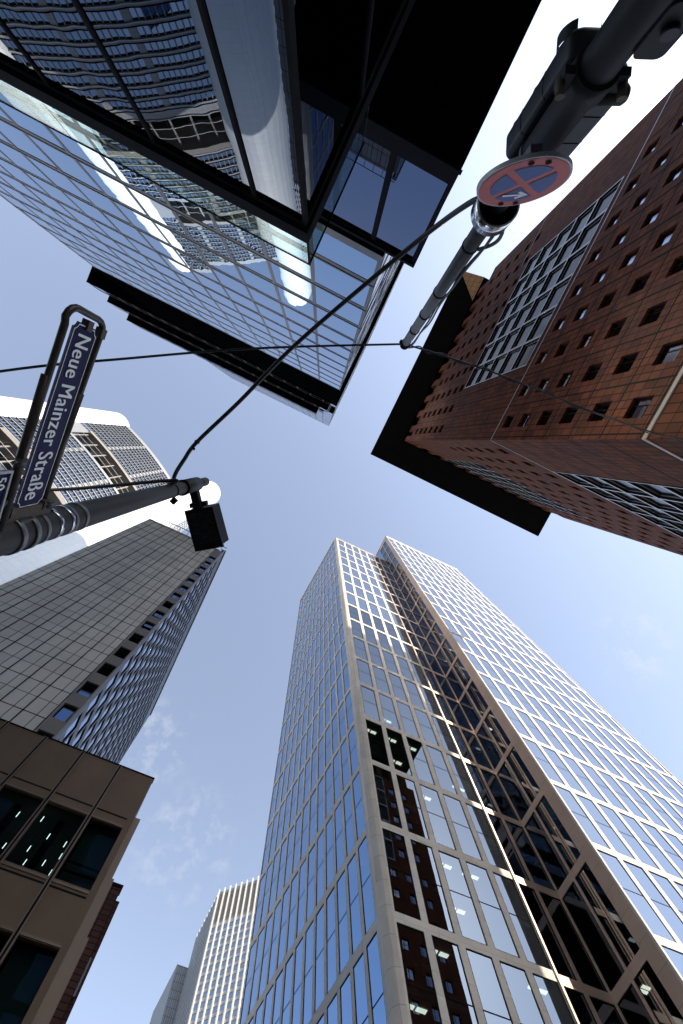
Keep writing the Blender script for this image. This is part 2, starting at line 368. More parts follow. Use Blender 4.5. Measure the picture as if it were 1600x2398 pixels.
def back_box(mb, x0, x1, y0, y1, z0, z1, m, skip='', top='roofing'):
    """plain remaining sides of a block; skip lists the sides built as facades (w e s n = -x +x -y +y)"""
    if 'w' not in skip: mb.face([(x0, y1, z0), (x0, y0, z0), (x0, y0, z1), (x0, y1, z1)], m)
    if 'e' not in skip: mb.face([(x1, y0, z0), (x1, y1, z0), (x1, y1, z1), (x1, y0, z1)], m)
    if 's' not in skip: mb.face([(x0, y0, z0), (x1, y0, z0), (x1, y0, z1), (x0, y0, z1)], m)
    if 'n' not in skip: mb.face([(x1, y1, z0), (x0, y1, z0), (x0, y1, z1), (x1, y1, z1)], m)
    if top: mb.face([(x0, y0, z1), (x1, y0, z1), (x1, y1, z1), (x0, y1, z1)], top)

# ------------------------------------------------------------------ dark glass tower with sliding floors
omni = thing('glass_office_tower', 'dark blue glass tower with black overhanging floors, its low glass lobby reflecting a grey facade', 'office tower', (-18, -25, 0))
F = Facade(); wall = MB()
X0, X1, Y0, Y1 = -35.1, -0.9, -46.0, -7.0
fl = [18.4] + [21.5 + 3.72 * i for i in range(11)]
rows = [(18.45, 20.85)] + [(21.35 + 3.72 * i, 21.35 + 3.72 * i + 3.22) for i in range(11)]
# front (+y): travel from +x to -x so that the outside is on the right
cols = [(0.12, 2.93)] + [(3.07 + 2.57 * i, 3.07 + 2.57 * i + 2.43) for i in range(12)]
F.wall(wall, (X1, Y1), (X0, Y1), 17.9, 62.0, [(a, c, r0, r1) for a, c in cols for r0, r1 in rows], 0.012, 'slab_edge', glass='glass_omni', frame='slab_edge', fw=0.03, fd=0.012, tilt=0.0022)
cols2 = [(0.15 + 2.99 * i, 0.15 + 2.99 * i + 2.5) for i in range(13)]
F.wall(wall, (X1, Y0), (X1, Y1), 17.9, 62.0, [(a, c, r0, r1) for a, c in cols2 for r0, r1 in rows], 0.012, 'slab_edge', glass='glass_flank', frame='slab_edge', fw=0.03, fd=0.012, tilt=0.006, part='flank_window')
back_box(wall, X0, X1, Y0, Y1, 17.9, 62.0, 'charcoal', skip='en', top=None)
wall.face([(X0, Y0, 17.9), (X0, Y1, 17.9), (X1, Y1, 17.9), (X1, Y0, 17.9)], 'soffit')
wall.build('tower_wall', omni)
led = MB()                                           # thin ledges along each floor band
for r0, r1 in rows[1:]:
    z = r0 - .20
    led.box(X0, X1 + .03, Y1, Y1 + .02, z, z + .05, 'gasket'); led.box(X1, X1 + .02, Y0, Y1 - .001, z, z + .05, 'gasket')
led.build('ledge', omni)
# recessed black gap under the tower and the box that cantilevers out over the corner
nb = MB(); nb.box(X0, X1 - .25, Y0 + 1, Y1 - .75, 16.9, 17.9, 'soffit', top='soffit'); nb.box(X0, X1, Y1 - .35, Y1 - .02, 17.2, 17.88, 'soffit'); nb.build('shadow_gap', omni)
bx = MB(); BX1, BY = 0.2, -6.88
pan = [0.0, 0.10, 1.55, 1.66, 4.4, 4.5, 7.3, 7.4, 10.2, 10.3, 13.1, 13.2, 16, 16.1, 19, 19.1, 22, 22.1, 25, 25.1, 28, 28.1, 31, 31.1, 34, 34.1, 35.2]
F.wall(bx, (BX1, BY), (X0, BY), 11.35, 17.0, [(pan[i], pan[i + 1], 12.0, 16.72) for i in range(1, len(pan) - 1, 2)], 0.03, 'darkmetal', glass='glass_box', frame='darkmetal', fw=0.03, fd=0.02, tilt=0.001, part='box_window')
F.wall(bx, (BX1, Y0), (BX1, BY), 11.35, 17.0, [(.2 + 3 * i, 3 + 3 * i, 12.0, 16.72) for i in range(12)], 0.03, 'darkmetal', glass='glass_box', frame='darkmetal', fw=0.03, fd=0.02, part='box_window')
back_box(bx, X0, BX1, Y0, BY, 11.35, 17.0, 'darkmetal', skip='en', top='darkmetal')
bx.build('box_wall', omni)
tr = MB(); tr.box(X0, BX1 + .06, BY, BY + .09, 16.78, 16.96, 'darkmetal'); tr.box(BX1, BX1 + .06, Y0, BY - .001, 16.78, 16.96, 'darkmetal')
tr.box(BX1 - 1.6, BX1 + .02, BY - .9, BY - .25, 17.0, 17.25, 'slab_edge'); tr.box(X0, BX1 + .04, BY, BY + .05, 11.30, 11.42, 'darkmetal'); tr.build('box_trim', omni)
sf = MB(); sf.face([(X0, Y0, 11.34), (X0, BY, 11.34), (BX1, BY, 11.34), (BX1, Y0, 11.34)], 'soffit'); sf.build('soffit', omni)
# glass lobby at street level
pd = MB(); PX, PY = -2.12, -3.66
pcols = [(0.06 + 2.08 * i + (0 if i else 0), 2.08 * i + 2.02) for i in range(24)]
pcols = [(0.06, 1.08)] + [(1.14 + 2.08 * i, 1.14 + 2.08 * i + 2.02) for i in range(24)]
F.wall(pd, (PX, PY), (PX - 52, PY), G + .13, 10.3, [(a, c, z0, z1) for a, c in pcols for z0, z1 in ((G + .4, 4.9), (4.98, 9.75))], 0.03, 'gasket', glass='glass_podium', frame='gasket', fw=0.015, fd=.02, tilt=0.0022, part='lobby_window')
F.wall(pd, (PX, PY - 30), (PX, PY), G + .13, 10.3, [(.1 + 2.49 * i, .1 + 2.49 * i + 2.4, z0, z1) for i in range(12) for z0, z1 in ((G + .4, 4.9), (4.98, 9.75))], 0.03, 'gasket', glass='glass_podium', frame='gasket', fw=0.02, fd=.02, tilt=0.001, part='lobby_window')
back_box(pd, PX - 52, PX, PY - 30, PY, G + .13, 10.3, 'charcoal', skip='en', top='roofing')
pd.box(PX - 52, PX + .07, PY, PY + .10, 9.86, 10.34, 'darkmetal'); pd.box(PX, PX + .07, PY - 30, PY - .001, 9.86, 10.34, 'darkmetal')
pd.build('lobby_wall', omni)
gp = MB()
for i in range(16):
    a = 3.0 * i; gp.obox((PX - .02 - a - 2.98, PY - .05, 10.34), (2.97, 0, 0), (0, .016, 0), (0, 0, 1.55), 'glass_clear')
for i in range(1): gp.obox((PX - .02, PY - .05 - 3.0, 10.34), (0, 2.98, 0), (.016, 0, 0), (0, 0, 1.55), 'glass_clear')
gp.build('glass_parapet', omni)
rl = MB(); rl.box(PX - 48, PX + .02, PY - .06, PY - .02, 11.885, 11.91, 'gasket'); rl.box(PX - .03, PX + .01, PY - 3.05, PY - .061, 11.885, 11.91, 'gasket'); rl.box(PX - .03, PX + .01, PY - .06, PY - .02, 10.34, 11.885, 'gasket'); rl.build('parapet_rail', omni)
# floors that slide out over the street
for k, (xa, xb, yf, z) in enumerate(((-47.5, -0.54, -6.68, 83.7), (-45.7, -1.8, -5.56, 88.4), (-43.7, -3.6, -4.39, 93.2), (-45, -2.6, -5.6, 98.0), (-46, -1.8, -6.5, 102.7))):
    sb = MB(); yb = yf - 36
    F.wall(sb, (xb, yf), (xa, yf), z, z + 4.68, [(.1 + 2.6 * i, 2.6 * i + 2.6, z + .3, z + 4.4) for i in range(int((xb - xa) // 2.6))], 0.06, 'slab_edge', glass='glass_omni', frame='slab_edge', fw=0.04, part='sliding_floor_window')
    back_box(sb, xa, xb, yb, yf, z, z + 4.68, 'slab_edge', skip='n', top='roofing')
    sb.face([(xa, yb, z), (xa, yf, z), (xb, yf, z), (xb, yb, z)], 'soffit')
    sb.box(xa, xb, yf, yf + .03, z + .02, z + .14, 'slab_edge')
    sb.build('sliding_floor', omni)
ut = MB(); UX0, UX1, UY0, UY1 = -43.5, -0.62, -46.0, -6.65
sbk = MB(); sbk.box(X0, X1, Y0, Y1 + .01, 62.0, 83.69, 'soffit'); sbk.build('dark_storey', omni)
rows = [(108.2 + 3.7 * i, 108.2 + 3.7 * i + 3.3) for i in range(22)]
F.wall(ut, (UX1, UY1), (UX0, UY1), 107.4, 190, [(.1 + 2.67 * i, 2.67 * i + 2.6, a, c) for i in range(16) for a, c in rows], 0.012, 'slab_edge', glass='glass_omni', frame='slab_edge', fw=0.03, fd=.012, tilt=.001, part='upper_window')
F.wall(ut, (UX1, UY0), (UX1, UY1), 107.4, 190, [(.15 + 3.02 * i, 3.02 * i + 2.9, a, c) for i in range(13) for a, c in rows], 0.012, 'slab_edge', glass='glass_flank', frame='slab_edge', fw=0.03, fd=.012, tilt=.004, part='upper_window')
back_box(ut, UX0, UX1, UY0, UY1, 107.4, 190, 'charcoal', skip='en'); ut.build('upper_wall', omni)
F.build(omni)

# ------------------------------------------------------------------ pale stone-framed twin tower
tau = thing('stone_grid_tower', 'tall twin-slab tower with pale stone window grid and a dark bronze recess between its slabs', 'office tower', (40, 45, 0))
F = Facade(); wall = MB()
BH, BT, B0 = 8.45, 0.78, 3.96                        # storey-pair height, band thickness, lowest band
bands = [B0 + BH * i for i in range(25)]
def rws(top): return [(z + BT / 2, z + BH - BT / 2) for z in bands if z + BH - BT / 2 < top - .5] + ([(max(z for z in bands if z < top - 2) + BT / 2, top - 1.0)] if top - max(z for z in bands if z < top - 2) > 3 else [])
HL, HR = 165.0, 184.0
LT = [('h', 0.50, 0.03)]
# left slab: chamfered corner shaft, left face (-x side), front face (-y side)
A, C2 = (17.75, 57.6), (19.25, 30.75)
Lw = math.hypot(A[0] - C2[0], A[1] - C2[1])
F.wall(wall, A, C2, G + .1, HL, grid(Lw - 13 * 2.06 + .12, 2.06, 13, 1.66, rws(HL)), 0.06, 'stone_shaft', glass='glass_side', fw=0.06, fd=.03, transom=LT, tilt=0.0012)
F.wall(wall, (19.95, 29.75), (34.75, 29.75), G + .1, HL, [(x, x + 2.34, a, c, 'glass_see' if a < 92 else 'glass_tower') for x in (.30 + 2.97 * i for i in range(5)) for a, c in rws(HL)], 0.07, 'stone', glass='glass_tower', fw=0.08, fd=.03, transom=LT, tilt=0.002)
# bevelled shaft at the corner: two facets with an open groove between them
sh = MB(); sh.prism([(19.252, 30.75), (19.15, 30.2), (19.45, 29.72), (19.948, 29.6), (19.948, 30.6)], G + .1, HL + .4, 'stone_shaft'); sh.build('corner_shaft', tau)
wall.face([(17.75, 57.6, HL), (19.25, 30.75, HL), (19.95, 29.75, HL), (40, 29.75, HL), (40, 57.6, HL)], 'roofing')
wall.face([(40, 57.6, G), (17.75, 57.6, G), (17.75, 57.6, HL), (40, 57.6, HL)], 'stone_shaft')
wall.build('stone_grid', tau)
cap = MB(); cap.obox((17.6, 57.6, HL), (1.5, -26.85, 0), (.5, .03, 0), (0, 0, .5), 'stone'); cap.box(19.96, 40, 29.62, 30.3, HL + .002, HL + .5, 'stone'); cap.build('roof_coping', tau)
# bronze recess bays in the plane of the front, then the side face of the right slab
rec = MB()
F.wall(rec, (34.751, 29.85), (40.0, 29.85), G + .1, HL, [(.22, 2.2, a, c) for a, c in rws(HL)] + [(2.62, 5.15, a, c) for a, c in rws(HL)], 0.12, 'bronze', glass='glass_recess', fw=0.05, tilt=0.001, part='recess_window')
F.wall(rec, (40.0, 29.85), (40.0, 25.1), G + .1, HR, [(.1, 2.35, a, c) for a, c in rws(HR)] + [(2.65, 4.7, a, c) for a, c in rws(HR)], 0.12, 'bronze', glass='glass_recess', fw=0.05, tilt=0.001, part='recess_window')
rec.face([(40, 25.1, G), (40, 23.75, G), (40, 23.75, HR), (40, 25.1, HR)], 'bronze')
rec.box(34.53, 34.74, 29.60, 29.749, G + .1, HL, 'bronze')
rec.build('bronze_recess', tau)
rw = MB()
F.wall(rw, (40.0, 23.5), (73.7, 23.5), G + .1, HR, grid(.25, 2.965, 11, 2.36, rws(HR)) + [(32.95, 33.5, a, c) for a, c in rws(HR)], 0.06, 'stone', glass='glass_tower', fw=0.06, fd=.03, transom=LT, tilt=0.002)
rw.face([(73.7, 23.5, G), (73.7, 58, G), (73.7, 58, HR), (73.7, 23.5, HR)], 'stone_shaft'); rw.face([(73.7, 58, G), (40, 58, G), (40, 58, HR), (73.7, 58, HR)], 'stone_shaft'); rw.face([(40, 58, HL), (40, 29.85, HL), (40, 29.85, HR), (40, 58, HR)], 'glass_side')
rw.face([(40, 23.5, HR), (73.7, 23.5, HR), (73.7, 58, HR), (40, 58, HR)], 'roofing'); rw.face([(40, 23.75, G), (40, 23.5, G), (40, 23.5, HR), (40, 23.75, HR)], 'stone')
rw.build('right_slab', tau)
cp = MB(); cp.box(39.9, 73.8, 23.38, 23.9, HR + .002, HR + .5, 'stone'); cp.box(39.9, 40.3, 23.901, 57.9, HR + .002, HR + .5, 'stone'); cp.build('roof_coping', tau)
# storeys seen through the clear glass: slabs, core wall, ceiling lights, blinds
it = MB()
for z in bands[:11]:
    for zz in (z, z + BH / 2):
        it.box(20.3, 34.5, 30.25, 35.5, zz - .22, zz + .18, 'ceiling'); it.box(35.0, 39.7, 30.3, 36, zz - .2, zz + .15, 'interior')
it.box(20.2, 39.8, 36.0, 36.3, G, 96, 'interior')
for x in (20.15, 34.6): it.box(x, x + .12, 30.1, 35.9, G, 96, 'interior')
for z in bands[:18]:
    for zz in (z, z + BH / 2): it.box(40.35, 46, 24.6, 29.4, zz - .2, zz + .15, 'interior')
it.box(46.1, 46.3, 24.5, 29.5, G, 160, 'interior')
it.build('interior', tau)
rnd = random.Random(3)
for z in bands[1:9]:
    for zz in (z, z + BH / 2):
        for i in range(5):
            x = 20.25 + 2.97 * i
            if rnd.random() < (0.36 if z < 62 else 0.04):
                l = MB()
                for q in (0, 1): l.box(x + .55 + q * .95, x + 1.3 + q * .95, 31.0, 31.35, zz - .27, zz - .235, 'lamp_on')
                l.build('ceiling_light', tau)
            if rnd.random() < 0.4:
                hgt = rnd.uniform(.5, 2.2); l = MB(); l.box(x + .12, x + 2.25, 30.08, 30.10, zz + BH / 2 - .25 - hgt, zz + BH / 2 - .25, 'blind'); l.build('window_blind', tau)
    for q in range(3):
        if rnd.random() < .3:
            l = MB(); yy = rnd.uniform(25, 29); l.box(41.2, 42.0, yy, yy + .3, z - .26, z - .225, 'lamp_on'); l.build('ceiling_light', tau)
F.build(tau)

# ------------------------------------------------------------------ terracotta tower with the overhanging black roof
jc = thing('terracotta_tower', 'red brown terracotta tower with small square windows and a broad black overhanging roof', 'office tower', (37, -28, 0))
F = Facade(); wall = MB(); al = MB()
JX0, JX1, JY0, JY1, JT = 17.0, 57.2, -48.4, -8.4, 101.2
WP = 3.72
wc = [-10.6 - WP * i for i in range(10)]             # window column centres on the west side
holes = []
def W_(yc, hc, w=1.75, h=2.15): return (yc - JY0, hc, w, h)
for yc in wc[:9]:
    for hc in (24.9 - 2.2, 28.75, 32.85, 36.95, 41.05, 45.2, 49.2): holes.append((yc, hc, 1.5, 1.9))
for hc in (77.0, 81.1, 85.2, 89.3, 93.5, 97.6):
    for yc in wc[:10]: holes.append((yc, hc if hc > 77.5 else 77.4, 1.35, 1.9))
for hc in (3.2, 8.4, 13.6, 18.0):
    for yc in wc: holes.append((yc, hc, 2.4, 3.0))
GW = (-39.5, -17.6, 52.5, 75.2)
holes = [h for h in holes if not (GW[0] - 1 < h[0] < GW[1] + 1 and GW[2] - 1.2 < h[1] < GW[3] + 1)]
for hc in (77.4,):
    pass
def to_w(h): return (JY1 - h[0] - h[2] / 2, JY1 - h[0] + h[2] / 2, h[1] - h[3] / 2, h[1] + h[3] / 2)   # along -y
# west side: travel from +y to -y, outside (-x) on the right
hw = [to_w(h) for h in holes]
hw.append((JY1 - GW[1], JY1 - GW[0], GW[2], GW[3], None))
F.wall(wall, (JX0, JY1), (JX0, JY0), G + .1, JT, hw, 0.26, 'terra', glass='glass_dark', fw=0.07, tilt=0.004, transom=[('v', .66, .03)])
gc = [(.17 + 3.65 * i, 3.65 * i + 3.5, GW[2] + .18 + 4.54 * j, GW[2] + 4.54 * j + 4.38) for i in range(6) for j in range(5)]
F.wall(al, (JX0 - .06, GW[1] + .001), (JX0 - .06, GW[0] - .001), GW[2], GW[3], gc, 0.30, 'alu', reveal='gasket', glass='glass_black', frame='alu', fw=0.06, tilt=0.004, part='bay_window')
al.build('bay_frame', jc)
# south side (+y): travel from +x to -x
hs = []
S1 = (25.0, 46.6, 26.0, 51.2); S2 = (26.0, 48.5, 78.0, 103.0)
for hc in (54.7, 59.0, 63.2, 67.5, 71.8, 76.0):
    for i in range(11): hs.append((20.1 + 3.45 * i, hc, 1.4, 1.8))
for hc in (28.8, 33, 37.2, 41.4, 45.6, 49.4):
    for i in range(3): hs.append((48.6 + 3.3 * i, hc, 1.7, 2.0))
for hc in (3.2, 8.4, 13.6, 18.8):
    for i in range(11): hs.append((20.1 + 3.45 * i, hc, 2.3, 3.0))
for hc in (81.1, 85.3, 89.4, 93.6, 97.6):
    for i in range(2): hs.append((50.5 + 3.4 * i, hc, 1.6, 2.0))
def to_s(h): return (JX1 - h[0] - h[2] / 2, JX1 - h[0] + h[2] / 2, h[1] - h[3] / 2, h[1] + h[3] / 2)
hh = [to_s(h) for h in hs]
S2 = (26.0, 48.5, 78.6, 100.9)
for g in (S1, S2): hh.append((JX1 - g[1], JX1 - g[0], g[2], g[3], None))
F.wall(wall, (JX1, JY1), (JX0, JY1), G + .1, JT, hh, 0.26, 'terra', glass='glass_dark', fw=0.07, tilt=0.004, transom=[('v', .66, .03)])
for g, nx, nz in ((S1, 6, 6), (S2, 7, 5)):
    pw, ph = (g[1] - g[0]) / nx, (g[3] - g[2]) / nz; al = MB()
    F.wall(al, (g[1] + .001, JY1 + .06), (g[0] - .001, JY1 + .06), g[2], g[3], [(.12 + pw * i, pw * i + pw - .12, g[2] + .18 + ph * j, g[2] + ph * j + ph - .18) for i in range(nx) for j in range(nz)], 0.30, 'alu', reveal='gasket', glass='glass_black', frame='alu', fw=0.06, tilt=0.004, part='bay_window')
    al.build('bay_frame', jc)
back_box(wall, JX0, JX1, JY0, JY1, G + .1, JT, 'terra', skip='wn', top=None)
for zz in [26.95 + 4.09 * i for i in range(6)] + [79.1 + 4.1 * i for i in range(6)]:
    wall.box(JX0 - .012, JX0, JY0, JY1 - .06, zz - .07, zz + .07, 'panel_joint')
    if zz > 53 or True: wall.box(JX0 + .06, JX1, JY1, JY1 + .012, zz - .05, zz + .05, 'panel_joint') if not (26 < zz < 51.5 or zz > 78) else wall.box(JX0 + .06, 24.95, JY1, JY1 + .012, zz - .05, zz + .05, 'panel_joint')
for i in range(11):
    yy = -8.75 - (3.72 * i if i else 0) if i == 0 else -12.5 - 3.72 * (i - 1)
    for a_, c_ in ((26.8, 51.3), (78.7, JT)): wall.box(JX0 - .013, JX0 - .0005, yy - .06, yy + .06, a_, c_, 'panel_joint')
for yy in (-8.75, -10.6, -12.5, -14.4, -16.2): wall.box(JX0 - .013, JX0 - .0005, yy - .05, yy + .05, 51.7, 78.3, 'panel_joint')
wall.build('terracotta_wall', jc)
# attic: recessed black band with terracotta fingers running up to the roof
at = MB(); at.box(JX0 + .9, JX1 - .9, JY0 + .9, JY1 - .9, JT - .01, 108.6, 'roofblack')
at.face([(JX0, JY0, JT), (JX1, JY0, JT), (JX1, JY1, JT), (JX0, JY1, JT)], 'roofblack'); at.build('attic', jc)
fg = MB()
for i in range(12):
    y = JY1 - .02 - (1.9 if i else 0) - WP * max(0, i - 1) - (0.4 if i else 0)
    w = 1.5 if i else 1.2
    if y - w < JY0: break
    fg.box(JX0, JX0 + .88, y - w, y, JT + .002, 106.9, 'terra')
for i in range(12):
    x = JX0 + .9 + (1.4 if i else 0) + 3.45 * max(0, i - 1) + (.3 if i else 0)
    if x + 1.3 > JX1: break
    fg.box(x, x + 1.3, JY1 - .88, JY1 - .022, JT + .002, 106.9, 'terra')
fg.build('attic_fin', jc)
# roof: the underside slopes up and out like an upturned dish
rf = MB(); R0, R1 = 107.6, 112.4
q0 = [(JX0 - .2, JY0 - .2), (JX1 + .2, JY0 - .2), (JX1 + .2, JY1 + .2), (JX0 - .2, JY1 + .2)]; q1 = [(11.85, -49.6), (59.9, -49.6), (59.9, -2.35), (11.85, -2.35)]
for i in range(4):
    j = (i + 1) % 4; a, c, d2, e = q0[i], q0[j], q1[j], q1[i]
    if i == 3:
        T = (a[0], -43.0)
        rf.face([(*a, R0), (*T, R0), (*d2, R1), (*e, R1)], 'roofblack'); rf.face([(*T, R0), (*c, R0), (*d2, R1)], 'terra_sunlit'); continue  # sunlit end wedge of the dark underside, its sunlight painted in as orange
    rf.face([(*a, R0), (*c, R0), (*d2, R1), (*e, R1)], 'terra_sunlit' if i == 0 else 'roofblack')
rf.face([(*p, R0) for p in reversed(q0)], 'roofblack')
rf.prism([(11.8, -49.65), (59.95, -49.65), (59.95, -2.3), (11.8, -2.3)], R1 + .003, R1 + .55, 'roofblack')
rf.build('roof', jc)
jl = MB()
jl.box(JX0 - .03, JX0, JY0, JY1 + .03, 51.42, 51.56, 'alu'); jl.box(JX0, JX1, JY1, JY1 + .03, 51.42, 51.56, 'alu')
jl.build('joint_strip', jc); jl = MB(); jl.box(JX0 - .05, JX0, JY0, JY1 + .05, 26.35, 26.68, 'beige_line'); jl.box(JX0, 24.9, JY1, JY1 + .05, 26.35, 26.68, 'beige_line')
jl.build('joint_strip', jc); jl = MB(); jl.box(JX0 - .02, JX0, JY0, GW[0] - .2, 78.45, 78.56, 'alu')
jl.build('joint_strip', jc); jl = MB()
for g in (GW,): jl.box(JX0 - .09, JX0 - .061, g[0], g[1], g[3] - .12, g[3] + .05, 'alu')
jl.build('joint_strip', jc)
F.build(jc)

# ------------------------------------------------------------------ grey panel building with the blue glass flank
gr = thing('grey_panel_building', 'tall grey panelled slab with a blank grid wall beside a blue glass flank', 'office tower', (-15, 42, 0))
F = Facade(); wall = MB()
gx0, gx1, gy0, gy1, GH = -16.8, -5.88, 19.68, 47.4, 62.6
wz = [27.35 + 3.02 * i for i in range(17)]
wz = [z for z in [4.6 + 2.42 * i for i in range(24)] if z < GH - 2.6]
F.wall(wall, (gx0, gy0), (gx1 - 1.1, gy0), G + .1, GH - .6, [], 0, 'panel')
F.wall(wall, (gx1 - 1.1, gy0), (gx1 - .12, gy0), G + .1, GH - .6, [(.08, .9, z - .68, z + .68) for z in wz], 0.16, 'brownstone', glass='glass_dark', fw=0.06, tilt=.004, part='corner_window')
F.wall(wall, (gx1, gy0 + .12), (gx1, gy1), G + .1, GH + .6, [(.28 + 1.37 * i, .28 + 1.37 * i + 1.15, z - .6, z + 1.08) for i in range(20) for z in wz], 0.06, 'gframe', glass='glass_gray', fw=0.05, tilt=.0015)
wall.face([(gx1 - .12, gy0, G), (gx1, gy0 + .12, G), (gx1, gy0 + .12, GH + .6), (gx1 - .12, gy0, GH + .6)], 'gframe')
back_box(wall, gx0, gx1 - .121, gy0 + .002, gy1, G + .1, GH - .6, 'panel', skip='es'); wall.build('panel_wall', gr)
gj = MB()
x = gx1 - 1.16
while x > gx0: gj.box(x - .03, x + .03, gy0 - .02, gy0, G + .1, GH - .6, 'panel_joint'); x -= 1.26
z = 4.6 - .95
while z < GH - .8: gj.box(gx0, gx1 - 1.12, gy0 - .012, gy0 - .0005, z - .022, z + .022, 'panel_joint'); z += 2.42
gj.build('panel_joint', gr)
cr = MB(); cr.box(gx1 - .5, gx1 + .12, gy0 + .15, gy1, GH + .6, GH + 1.1, 'gframe'); cr.box(gx0, gx1 - .6, gy0 - .04, gy0 + .3, GH - .6, GH - .35, 'panel'); cr.build('roof_edge', gr)
rl = MB()
rl.tube([(gx0, gy0 - .45, GH + .35), (gx1 + .1, gy0 - .45, GH + .35)], .05, 'gasket', 6)
for i in range(9): rl.tube([(gx0 + .4 + 1.25 * i, gy0 - .45, GH + .35), (gx0 + .4 + 1.25 * i, gy0 - .02, GH - .3)], .035, 'gasket', 6)
rl.build('roof_rail', gr)
F.build(gr)

# ------------------------------------------------------------------ white corner-column skyscraper
cz = thing('white_skyscraper', 'white skyscraper with rounded corner columns and dark open garden storeys behind the grey slab', 'skyscraper', (-75, 75, 0))
F = Facade(); wall = MB()
nseg = 8
def arc(p, q, sag, n):
    p, q = Vector(p), Vector(q); d = q - p; nn = Vector((d.y, -d.x)).normalized()
    return [tuple(p + d * (i / n) + nn * sag * 4 * (i / n) * (1 - i / n)) for i in range(n + 1)]
front = arc((-98.0, 38.3), (-59.5, 60.5), 1.8, nseg)
HB = 255.0
gardens = [(136.0, 148.4), (189.5, 204.0), (82.0, 94.0)]
fl = [(3.0 + 3.95 * i) for i in range(64) if 3.0 + 3.95 * i < HB - 6]
for i in range(nseg):
    p, q = front[i], front[i + 1]; L = math.hypot(q[0] - p[0], q[1] - p[1]); hl = []; np_ = 4; pw = L / np_
    for z in fl:
        if any(a - 3.2 < z < c + 0.2 for a, c in gardens): continue
        for k in range(np_):
            if (i * np_ + k) % 11 in (10,): continue
            hl.append((k * pw + .10, k * pw + pw - .10, z - .25, z + 2.3))
    if 0 < i: hl += [(0.001 if i > 1 else .3, L - .001 if i < nseg - 1 else L - .8, a, c, None) for a, c in gardens]
    F.wall(wall, p, q, G, HB, hl, 0.12, 'white2', glass='glass_white', frame='gasket', fw=0.05, tilt=.003)
wall.build('curtain_wall', cz)
mu = MB()                                            # projecting white fins at every storey
for i in range(nseg):
    p, q = Vector(front[i]), Vector(front[i + 1]); u = (q - p); L = u.length; u /= L; n = Vector((u.y, -u.x))
    for z in fl:
        if any(a - 1.5 < z < c + .5 for a, c in gardens): continue
        mu.obox((*(p - n * .02), z - .55), (*(u * L), 0), (*(n * .16), 0), (0, 0, .16), 'gasket'); mu.obox((*(p), z + 2.3), (*(u * L), 0), (*(n * .25), 0), (0, 0, .28), 'pale')
mu.build('storey_band', cz)
ctr = Vector((-75, 75))
for a, c in gardens:
    gd = MB(); inner = [Vector(p) + (ctr - Vector(p)).normalized() * 7 for p in front[1:]]
    for i in range(1, nseg):
        p, q = Vector(front[i]), Vector(front[i + 1]); pi, qi = inner[i - 1], inner[i]
        gd.face([(*pi, a), (*qi, a), (*qi, c), (*pi, c)], 'glass_recess')
        gd.face([(*p, c), (*pi, c), (*qi, c), (*q, c)], 'garden'); gd.face([(*p, a), (*q, a), (*qi, a), (*pi, a)], 'garden')
        u = (q - p).normalized(); n = Vector((u.y, -u.x))
        gd.obox((*(p + n * .1), c - .2), (*(q - p), 0), (*(n * .5), 0), (0, 0, 2.4), 'garden')
        gd.obox((*(p + (ctr - p).normalized() * 1.0), a), (*(u * .5), 0), (*(n * -.5), 0), (0, 0, c - a), 'garden')
        for zz in (a + (c - a) / 3, a + 2 * (c - a) / 3): gd.obox((*(p + (ctr - p).normalized() * .5), zz), (*(q - p), 0), (*(n * -.12), 0), (0, 0, .2), 'pale')
    gd.build('garden_storey', cz)
def column(c, r, h, n=28, name='corner_column'):
    k = MB()
    for i in range(n):
        a, d = 2 * math.pi * i / n, 2 * math.pi * (i + 1) / n
        P0 = (c[0] + r * math.cos(a), c[1] + r * math.sin(a)); P1 = (c[0] + r * math.cos(d), c[1] + r * math.sin(d))
        k.face([(*P0, G), (*P1, G), (*P1, h), (*P0, h)], 'white')
    k.face([(c[0] + r * math.cos(2 * math.pi * i / n), c[1] + r * math.sin(2 * math.pi * i / n), h) for i in range(n)], 'roofing')
    return k.build(name, cz)
column((-105.5, 43.0), 8.6, 256.5); column((-53.5, 63.0), 8.2, 300.0); column((-98, 112), 8.2, 260)
sd = arc((-46.4, 67.0), (-60, 92), 3.0, 5); k = MB()
for i in range(5):
    p, q = sd[i], sd[i + 1]; L = math.hypot(q[0] - p[0], q[1] - p[1])
    F.wall(k, p, q, G, 262, [(.25 + (L / 3) * j, (L / 3) * j + L / 3 - .25, z, z + 2.5) for j in range(3) for z in [3.0 + 3.95 * t for t in range(64)]], .12, 'white', glass='glass_white', fw=.05, part='flank_window')
k.face([(-60, 92, G), (-92, 118, G), (-92, 118, HB), (-60, 92, HB)], 'white2'); k.face([(-104, 116, G), (-112, 48, G), (-112, 48, HB), (-104, 116, HB)], 'white2')
k.face([(*p, HB) for p in front] + [(-60, 92, HB), (-92, 118, HB), (-112, 48, HB)], 'roofing')
k.build('flank_wall', cz)
F.build(cz)

